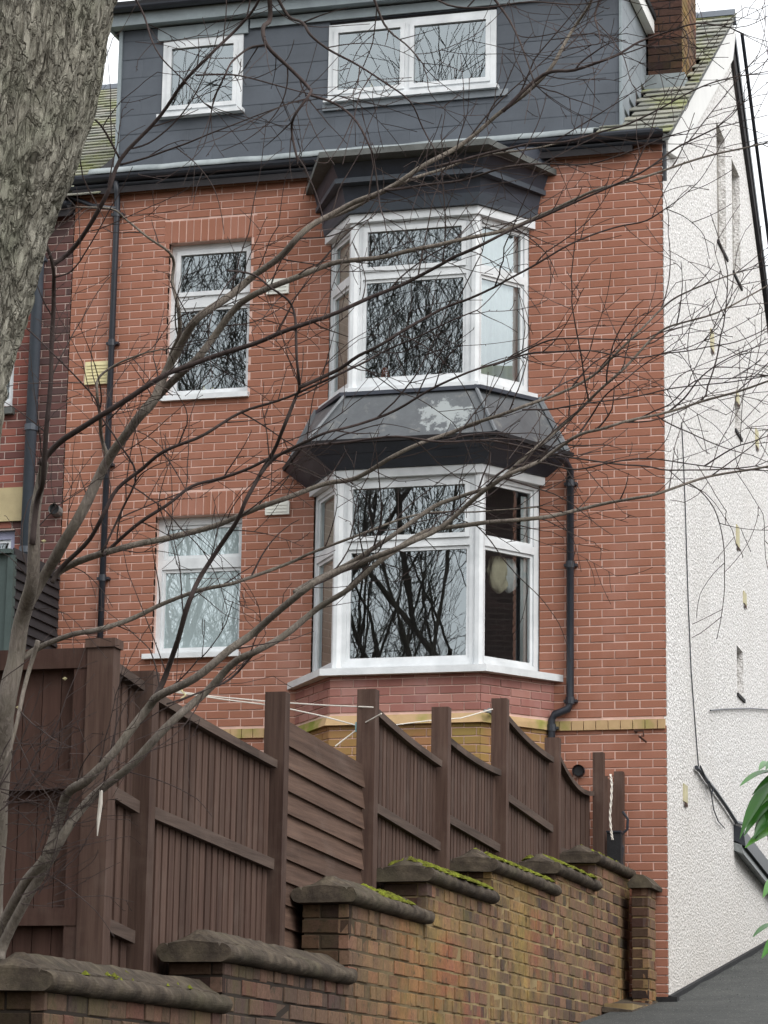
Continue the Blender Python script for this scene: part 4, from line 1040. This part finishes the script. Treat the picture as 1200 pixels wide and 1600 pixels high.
# ---------------------------------------------------------------- young branching tree in front of everything
YT = thing('young_tree', 'slender bare young tree whose long branches sweep right across the whole house', 'tree', dep(-6, 1500, 11.3))
P = lambda s: [tuple(float(q) for q in a.split(',')) for a in s.split()]
BR = [  # traced course of each limb, width at start and end (photo pixels at its distance), distance start/end, bark
 ('-20,1560 -12,1400 0,1200 10,1100 22,1020 38,955 48,910 54,830 62,760 68,722', 54, 14, 11.3, 11.0, 'y'),
 ('-8,1490 0,1460 40,1380 72,1336 96,1272 108,1240 136,1220 176,1176 232,1108 248,1088 304,1060 360,1016 400,988 440,949 480,920 517,895 560,880 593,865 640,846 685,826 731,788 785,746 839,723 860,709 907,678 954,666 1047,642 1110,622 1197,597 1260,580', 26, 3, 11.2, 9.6, 'y'),
 ('-2,1500 8,1468 60,1372 100,1300 132,1260 160,1232 208,1192 272,1124 320,1084 360,1040 400,1016 440,995 490,957 536,926 593,880 647,842 689,826 760,818 823,811 900,797 954,784 1010,775 1047,766 1110,744 1197,730 1250,722', 24, 3, 11.1, 10.4, 'y'),
 ('240,1094 260,1052 280,996 297,937 313,902 345,854 373,807 386,778 405,744 427,706 443,668 455,636 462,617 468,607 465,566 462,500 454,475 437,459 424,450 395,430 355,424', 13, 3, 10.9, 10.2, 't'),
 ('36,960 64,906 90,865 120,812 150,756 172,715 210,657 240,627 262,575 285,532 307,500 350,469 390,438 435,404 463,373 492,347 546,321 600,296 671,254 733,217 783,175 850,121 879,75 900,42 922,8 935,-30', 26, 4, 11.2, 10.4, 'y'),
 ('225,640 255,610 285,580 307,560 337,522 375,477 424,451 463,435 517,412 567,404 658,388 754,367 817,350 900,308 960,290 1050,262 1140,236 1190,225', 20, 2.5, 11.1, 9.6, 'y'),
 ('492,347 540,330 590,305 640,280 700,262 740,247 800,236 850,228 920,213', 8, 2, 10.9, 10.5, 'y'),
 ('62,725 90,696 158,650 244,594 281,575 375,545 450,515 525,487 608,454 692,412 733,392 775,371 829,346 900,315 1000,270 1062,228 1120,200', 14, 2.5, 11.0, 9.5, 't'),
 ('468,607 520,582 560,556 600,534 692,483 733,467 817,425 890,383 960,355 1010,345 1040,325', 7, 2, 10.4, 9.8, 't'),
 ('405,744 430,715 481,690 512,676 560,664 620,640 680,606 733,582 790,562 840,540 880,528 960,530 1010,528', 6, 2, 10.6, 10, 't'),
 ('460,926 486,911 555,876 612,838 678,792 724,776 770,757 823,711 870,672 907,638 960,590 990,560 1030,520 1070,505 1120,488 1180,458 1210,440', 10, 2.2, 10.8, 10, 'y'),
 ('86,900 97,891 142,869 180,858 259,842 338,820 402,794 449,778 506,756 555,746 605,719 655,692 708,673 758,655 808,640 860,620 922,590 954,562 994,522 1032,484 1060,462 1112,440 1150,425', 16, 2.2, 11.2, 10.2, 'y'),
 ('30,1030 60,1012 105,992 150,985 210,966 262,940 322,921 375,910 450,880 490,862 566,834 632,811 700,800 760,800 840,792', 14, 2, 11.2, 10.6, 'y'),
 ('80,910 94,887 139,842 161,805 184,762 225,730 265,702 322,677 376,645 433,626 500,600 560,570 600,548 655,525 710,500 745,486', 9, 2, 11.1, 10.2, 't'),
 ('160,866 176,852 210,824 259,790 300,760 337,749 394,730 427,715 481,696 545,690 620,682 690,690 760,688 830,700 880,712 960,725 1010,728 1047,735 1110,735 1180,728', 7, 2, 11.0, 10.4, 't'),
 ('50,850 60,780 67,747 75,650 81,537 84,462 81,410 56,350 20,290 -10,255 -60,220', 11, 4, 11.0, 10.5, 't'),
 ('83,414 112,391 142,350 167,300 187,250 250,180 287,127 327,87 367,47 400,10 415,-20', 9, 4, 10.9, 10.3, 't'),
 ('187,250 160,200 140,180 100,140 60,98 0,50 -20,30', 4, 2, 10.7, 10, 't'),
 ('187,258 230,246 290,225 350,200 400,180 455,160', 4, 1.6, 10.7, 10.3, 't'),
 ('305,117 350,117 385,122 430,133 480,146 530,150', 3.5, 1.6, 10.5, 10.2, 't'),
 ('785,174 850,118 900,110 960,90 1000,66 1040,52 1090,36 1140,42', 7, 2, 10.4, 10, 't'),
 ('680,262 760,240 820,226 880,222 940,206 985,192 1050,160 1110,130 1170,118', 5, 2, 10.5, 9.9, 't'),
 ('600,296 660,290 720,282 790,262 850,256 920,256 980,238 1040,215', 5, 2, 10.6, 10, 't'),
 ('158,862 190,800 212,740 184,690 158,650 150,625 120,590 90,560 50,520 0,480', 4, 2, 11, 10.6, 't'),
 ('172,720 160,690 156,650 153,620 155,590 190,565 225,553 262,545', 8, 2, 11.2, 10.8, 'y'),
 ('262,575 270,548 280,520 278,480 270,440 272,410 262,392 230,370 200,345 175,325 120,322', 9, 2.5, 11.1, 10.8, 'y'),
 ('60,1000 45,1050 30,1110 14,1180 -5,1225', 9, 5, 10.8, 10.6, 'y'),
 ('1047,642 1070,622 1095,590 1140,560 1200,535', 3.5, 1.5, 9.9, 9.5, 't'),
 ('985,658 1015,645 1047,630 1085,596 1130,592 1200,587', 3, 1.5, 9.9, 9.5, 't'),
 ('907,678 925,650 945,620 975,595 1000,575 1030,556 1070,545 1100,533', 3.5, 1.3, 10.2, 9.8, 't'),
 ('815,640 840,640 860,640 920,630 1000,618 1060,606 1130,598 1200,588', 3.5, 1.6, 10.2, 9.6, 't'),
 ('770,571 815,556 860,550 920,548 990,560 1047,553 1100,545 1150,535 1200,512', 3.5, 1.6, 10.2, 9.6, 't'),
 ('800,729 840,723 900,735 960,722 1010,714 1060,722 1100,730 1160,735 1200,736', 3.5, 1.5, 10.2, 9.8, 't'),
 ('1100,728 1140,702 1175,690 1205,678', 3, 1.5, 10, 9.6, 't'),
 ('400,1016 360,1060 318,1080 260,1100', 5, 3, 11, 10.9, 't'),
 ('420,-20 423,30 413,43 417,70 450,103 483,137 483,147 460,180 457,207 465,253', 9, 3.5, 10.2, 10.0, 't'),
 ('430,-10 450,25 475,35 487,55 520,80 562,103 600,130 640,160 660,200 680,235', 6, 2, 10.2, 10, 't'),
 ('417,70 390,75 365,95 352,118 335,150 330,175', 5, 2, 10.1, 10, 't'),
 ('483,147 525,163 558,192 579,233 583,250 592,308 600,340', 5, 2, 10.2, 10, 't'),
 ('580,-10 600,38 633,67 660,100', 5, 2, 10.2, 10, 't'),
 ('767,-10 796,30 817,80 833,125', 5, 2.2, 10.2, 10, 't'),
 ('940,-10 930,25 936,50 938,66 925,70', 4, 1.5, 10.2, 10, 't'),
 ('640,-30 700,8 760,12 830,4 900,8 960,-6', 4, 2, 10.2, 10, 't'),
 ('200,-20 225,25 240,70 255,95 290,130 318,160', 4, 1.6, 10.2, 10, 't'),
]
tw = MB(); rt = random.Random(21)
CR = FW
def twig(p, d, L, r_, lvl):
    n = max(4, int(L/.032)); q = [p.copy()]; rad = [r_]; dd = d.normalized(); kids = []
    side = dd.cross(CR).normalized(); curve = rt.gauss(0, .045); kink = 0
    up = .012 if dd.dot(UP) > -.2 else .0
    for i in range(n):
        if rt.random() < .35: kink = rt.gauss(0, .16)
        else: kink *= .2
        dd = (dd+side*(kink+curve)+CR*rt.gauss(0, .05)+UP*up).normalized()
        q.append(q[-1]+dd*(L/n)); rad.append(max(.0014, r_*(1-.6*(i+1)/n)))
        if lvl < 2 and i > 1 and rt.random() < (.17 if lvl == 0 else .12): kids.append((q[-1].copy(), dd.copy(), rad[-1], 1-(i/n)))
        if rt.random() < .10: tw.tube([q[-1], q[-1]+(dd+side*rt.choice((-1, 1))).normalized()*.008], [rad[-1]*1.3, .001], 3, False)   # bud
    tw.tube(q, rad, 4 if lvl == 0 else 3, False)
    for (p_, d_, rr_, rem) in kids:
        s = rt.choice((-1, 1))*rt.uniform(.4, .95); side = d_.cross(CR).normalized()
        twig(p_, d_*cos(s)+side*sin(s)+CR*rt.gauss(0, .2), max(.05, L*rt.uniform(.25, .6)*(.4+rem*.7)), max(.0017, rr_*.8), lvl+1)
for s, w0, w1, d0, d1, bk in BR:
    w0 *= .72 if w0 > 12 else .9
    px = P(s); n = len(px); pts = []
    for i, (x, y) in enumerate(px): pts.append(dep(x, y, d0+(d1-d0)*i/(n-1)+.06*sin(i*1.7)))
    sp = smooth_path(pts, 4); N = len(sp)
    # add the small knots and wobble real branches have
    rads = []
    for i, p in enumerate(sp):
        t = i/(N-1); dd = d0+(d1-d0)*t; wd = (w0*(1-t)**1.15+w1*(1-(1-t)**1.15))
        rads.append(wd*.5*dd/FPX*(1+.10*noise.noise(p*7)))
        sp[i] = p+V((noise.noise(p*5), noise.noise(p*5+V((9, 0, 0))), noise.noise(p*5+V((0, 9, 0)))))*(.006+.004*w0/20)
    MB().tube(sp, rads, 10 if w0 > 12 else 7).build('branch', 'young_bark' if bk == 'y' else 'twig_bark', YT, smooth=True)
    acc = rt.uniform(.0, .2)
    for i in range(2, N-1):
        L_ = (sp[i]-sp[i-1]).length; acc -= L_
        dcam = (sp[i]-CAM).dot(FW); px_ = 600+FPX*(sp[i]-CAM).dot(RT)/dcam; py_ = 800-FPX*(sp[i]-CAM).dot(UP)/dcam
        if acc < 0:
            acc = rt.uniform(.05, .18)*(1.5 if px_ < 120 and py_ > 1000 else 1)*(1.9 if 250 < px_ < 560 and py_ > 1000 else 1)
            if px_ > 1230 or px_ < -60: continue
            t_ = (sp[i+1]-sp[i-1]).normalized(); side = t_.cross(CR).normalized()
            s_ = rt.choice((-1, 1))*rt.uniform(.25, .95)
            d_ = t_*cos(s_)+side*sin(s_)+CR*rt.gauss(0, .25)
            ln = rt.choice((rt.uniform(.08, .25), rt.uniform(.2, .5), rt.uniform(.3, .75)))
            if px_ > 880 and 230 < py_ < 480: ln *= .5
            twig(sp[i], d_, ln, min(rads[i]*.7, rt.uniform(.0021, .0042)), 0 if ln > .18 else 1)
    if w1 < 3: 
        for _ in range(3): twig(sp[-1], (sp[-1]-sp[-2]).normalized()+V((rt.gauss(0, .3), rt.gauss(0, .2), rt.gauss(0, .3))), rt.uniform(.15, .4), .0022, 1)
# tangle of fine shoots low on the left stem
for i in range(60):
    p = dep(rt.uniform(-10, 90), rt.uniform(1150, 1420), 10.95)
    a_ = rt.gauss(.35, .45); d_ = RT*cos(a_)+UP*sin(a_)
    twig(p, d_, rt.uniform(.15, .42), .0030, 0)
tw.build('twigs', 'twig_bark', YT, kind='stuff')
# snapped pale stub hanging on a limb
MB().tube([dep(158, 1235, 10.9), dep(157, 1255, 10.9), dep(154, 1280, 10.9), dep(152, 1306, 10.9)], [.007, .009, .008, .002], 6).build('broken_stub', 'rope_white', YT)
# a few dead leaves
for px, py in ((24, 1105), (97, 1060), (64, 845)):
    c = dep(px, py, 10.9); MB().add([c, c+RT*.012+UP*.006, c+RT*.022, c+RT*.012-UP*.008+FW*.004], [(0, 1, 2, 3)]).build('dead_leaf', 'vent_cream', YT)

# ---------------------------------------------------------------- shrub with broad leaves at right
SB = thing('laurel_shrub', 'evergreen shrub with glossy pointed green leaves reaching in at the right edge', 'shrub', V((dep(1330, 1500, 8).x, dep(1330, 1500, 8).y, gz(dep(1330, 1500, 8).y))))
base = wloc(SB)
rl = random.Random(4)
def leaf_mesh(seed):
    r_ = random.Random(seed); m = MB(); n = 8; v_ = []
    for i in range(n+1):
        t = i/n; wd = .10*sin(pi*t**.75)**.9 if 0 < t < 1 else .004
        dr = -.22*t*t
        for s in (-1, -.5, 0, .5, 1): v_.append((t, s*wd, dr+abs(s)*wd*.35+.004*sin(t*9+seed)*s))
    m.add(v_, [(i*5+j, (i+1)*5+j, (i+1)*5+j+1, i*5+j+1) for i in range(n) for j in range(4)])
    return m.mesh('leaf', 'leaf_green', True)
LM = [leaf_mesh(i) for i in range(4)]
def leaf(p, d, up, L):
    d = d.normalized(); up = (up-d*up.dot(d)).normalized(); s = up.cross(d)
    o = bpy.data.objects.new('leaf', rl.choice(LM)); col.objects.link(o); o.parent = SB
    mt = Matrix((d, s, up)).transposed(); o.rotation_euler = mt.to_euler(); o.location = p-base; o.scale = (L, L, L)
# leaves seen at the frame edge: (base px, tip px)
LV = [((1215, 1206), (1157, 1203)), ((1212, 1215), (1148, 1288)), ((1208, 1240), (1180, 1300)), ((1210, 1195), (1188, 1182)), ((1225, 1205), (1178, 1228)), ((1218, 1265), (1182, 1290)), ((1214, 1250), (1196, 1318)), ((1222, 1290), (1172, 1303)),
      ((1222, 1372), (1195, 1378)), ((1215, 1444), (1177, 1446)), ((1220, 1462), (1196, 1478)), ((1230, 1190), (1196, 1176)), ((1226, 1225), (1168, 1262)), ((1224, 1235), (1160, 1283))]
for (a, b) in LV:
    p, q = dep(a[0], a[1], 8), dep(b[0], b[1], 7.85+rl.uniform(-.05, .1)); leaf(p, q-p, V((rl.uniform(-.3, .3), -.7, .8)), (q-p).length*1.02)
for (x, y, n_) in ((1232, 1212, 18), (1275, 1290, 22), (1282, 1400, 22), (1310, 1250, 30), (1330, 1380, 30), (1290, 1470, 18), (1330, 1500, 24), (1370, 1300, 24), (1380, 1450, 24)):
    c = dep(x, y, 8+rl.uniform(-.05, .25))
    for k in range(n_):
        an = 2*pi*k/n_*2.4; d = RT*cos(an)+UP*(sin(an)*.7+.1)-FW*rl.uniform(-.3, .5)
        if x < 1300: d = RT*abs(cos(an))+UP*sin(an)-FW*.2
        leaf(c+V((rl.gauss(0, .02), rl.gauss(0, .02), rl.gauss(0, .03))), d, V((rl.uniform(-.5, .5), -.5, .9)), rl.uniform(.085, .125))
    MB().tube([base+V((rl.uniform(-.05, .05), 0, 0)), base.lerp(c, .5)+V((.1, 0, .1)), c], [.014, .01, .005], 6).build('stem', 'dark_bark', SB)

m = MB(); rr = random.Random(6)
for i in range(420):
    y = rr.uniform(-1.2, 5.5); x = .04+abs(rr.gauss(0, .35)); z = gz(y)+.006+noise.noise(V((x*.9, y*.9, 0)))*.02; r_ = rr.uniform(.004, .014)
    a_ = rr.uniform(0, 6.28); m.add([(x+cos(a_+q)*r_*rr.uniform(.6, 1.3), y+sin(a_+q)*r_*rr.uniform(.6, 1.6), z) for q in (0, 2.1, 4.2)]+[(x, y, z+r_*.7)], [(0, 1, 3), (1, 2, 3), (2, 0, 3), (0, 2, 1)])
m.build('gravel', 'weathered_ledge', kind='stuff')
# small pipe head at lower left
cpt = dep(64, 1600, 11.2)
o = MB().tube([cpt+V((0, 0, -1.2)), cpt+V((0, 0, -.02)), cpt+V((.0, -.01, .0))], [.055, .055, .05], 14).build('pipe_post', 'galvanised'); set_(o, 'grey metal pipe end poking up at the very bottom left before the wall', 'pipe')
MB().tube([cpt+V((0, 0, .0)), cpt+V((0, 0, .02))], [.06, .052], 14).build('pipe_cap', 'galvanised', o)

# ---------------------------------------------------------------- bare trees across the lane (seen mirrored in the panes)
def bare_tree_mesh(seed):
    r_ = random.Random(seed); tr = MB(); br = MB()
    def grow(p, d, L, rad, lvl):
        n = 4 if lvl < 3 else (3 if lvl < 6 else 2); q = [p]; rr_ = [rad]
        for i in range(n):
            d = (d+V((r_.gauss(0, .12), r_.gauss(0, .12), r_.gauss(0, .06)+.03))).normalized(); q.append(q[-1]+d*(L/n)); rr_.append(rad*(1-.4*(i+1)/n))
        (tr if lvl == 0 else br).tube(q, rr_, 8 if lvl == 0 else (5 if lvl < 3 else 3), False)
        if lvl >= 7 or len(br.f) > 120000: return
        kids = 3 if lvl < 4 else 2+(r_.random() < .55)
        for k in range(kids):
            t = r_.uniform(.45, 1) if k else 1.0
            i = min(int(t*n), n); an = r_.uniform(0, 2*pi); sp_ = r_.uniform(.3, .75)
            o = V((cos(an), sin(an), 0)); o = (o-d*o.dot(d)).normalized()
            grow(q[i], (d*cos(sp_)+o*sin(sp_)+V((0, 0, .12))).normalized(), L*r_.uniform(.6, .84), max(.0045, rr_[i]*r_.uniform(.5, .68)), lvl+1)
    grow(V((0, 0, -.2)), V((r_.gauss(0, .05), r_.gauss(0, .05), 1)), 4.2, .12, 0)
    return tr.mesh('trunk', 'dark_bark'), br.mesh('crown', 'dark_bark')
TM = [bare_tree_mesh(s) for s in (31, 47, 58, 64)]
rr = random.Random(77); k = 0
for y, xs_ in ((-30.5, (-24, -21.5, -19, -16.5, -14.3, -12, -9.8, -7.5, -5, -1)), (-36, (-26, -22, -18.5, -15, -11.5, -8, -4, 0, 9, 14)), (-42, (-27, -22, -17, -12, -7, -1, 12))):
    for x in xs_:
        x += rr.uniform(-.8, .8); yy = y+rr.uniform(-1.5, 1.5)
        o = thing('bare_tree', 'tall bare tree of the wooded slope across the lane, mirrored in the window panes', 'tree', (x, yy, gz(yy)-.05), 'bare trees across the lane')
        s = rr.uniform(1.7, 2.3) if k % 2 else rr.uniform(.95, 1.35); o.rotation_euler = (0, 0, rr.uniform(0, 6.28)); o.scale = (s, s, s*rr.uniform(1.0, 1.2))
        for nm_, me_ in zip(('trunk', 'crown'), TM[k % 4]):
            c = bpy.data.objects.new(nm_, me_); col.objects.link(c); c.parent = o
        k += 1
# house on the far side of the alley, outside the frame but mirrored in the bay's side panes
def far_brick():
    t = NT('far_brick', .9, .15)
    b = t.n('TexBrick'); b.inputs['Scale'].default_value = 1; b.inputs['Brick Width'].default_value = .225; b.inputs['Row Height'].default_value = .075; b.inputs['Mortar Size'].default_value = .006
    b.inputs['Color1'].default_value = lin((84, 66, 64)); b.inputs['Color2'].default_value = lin((70, 58, 57)); b.inputs['Mortar'].default_value = lin((104, 92, 86))
    o = t.xyz(); cb = t.n('CombineXYZ'); t.l(t.math('ADD', o[0], o[1]), cb.inputs[0]); t.l(o[2], cb.inputs[1]); t.l(cb.outputs[0], b.inputs['Vector'])
    M['far_brick'] = t.col(b.outputs['Color'])
far_brick()
FH = thing('brick_house', 'dark brick house across the alley, mirrored in the right bay panes', 'house', (14.5, 2, 0))
MB().box(11.4, 17.5, -2.5, 8, -.6, 7.6).build('wall', 'far_brick', FH)
MB().prism([(11.1, -2.8, 7.6), (17.8, -2.8, 7.6), (14.45, -2.8, 10.2)], (0, 11.1, 0)).build('roof', 'roof_slate', FH)
for y in (-.5, 4.5):
    for z in (1.2, 4.2): 
        f = MB().box(11.37, 11.42, y, y+1.0, z, z+1.4).build('window', 'white_upvc', FH); MB().box(11.362, 11.368, y+.07, y+.93, z+.07, z+1.33).build('pane', 'navy_paint', f)
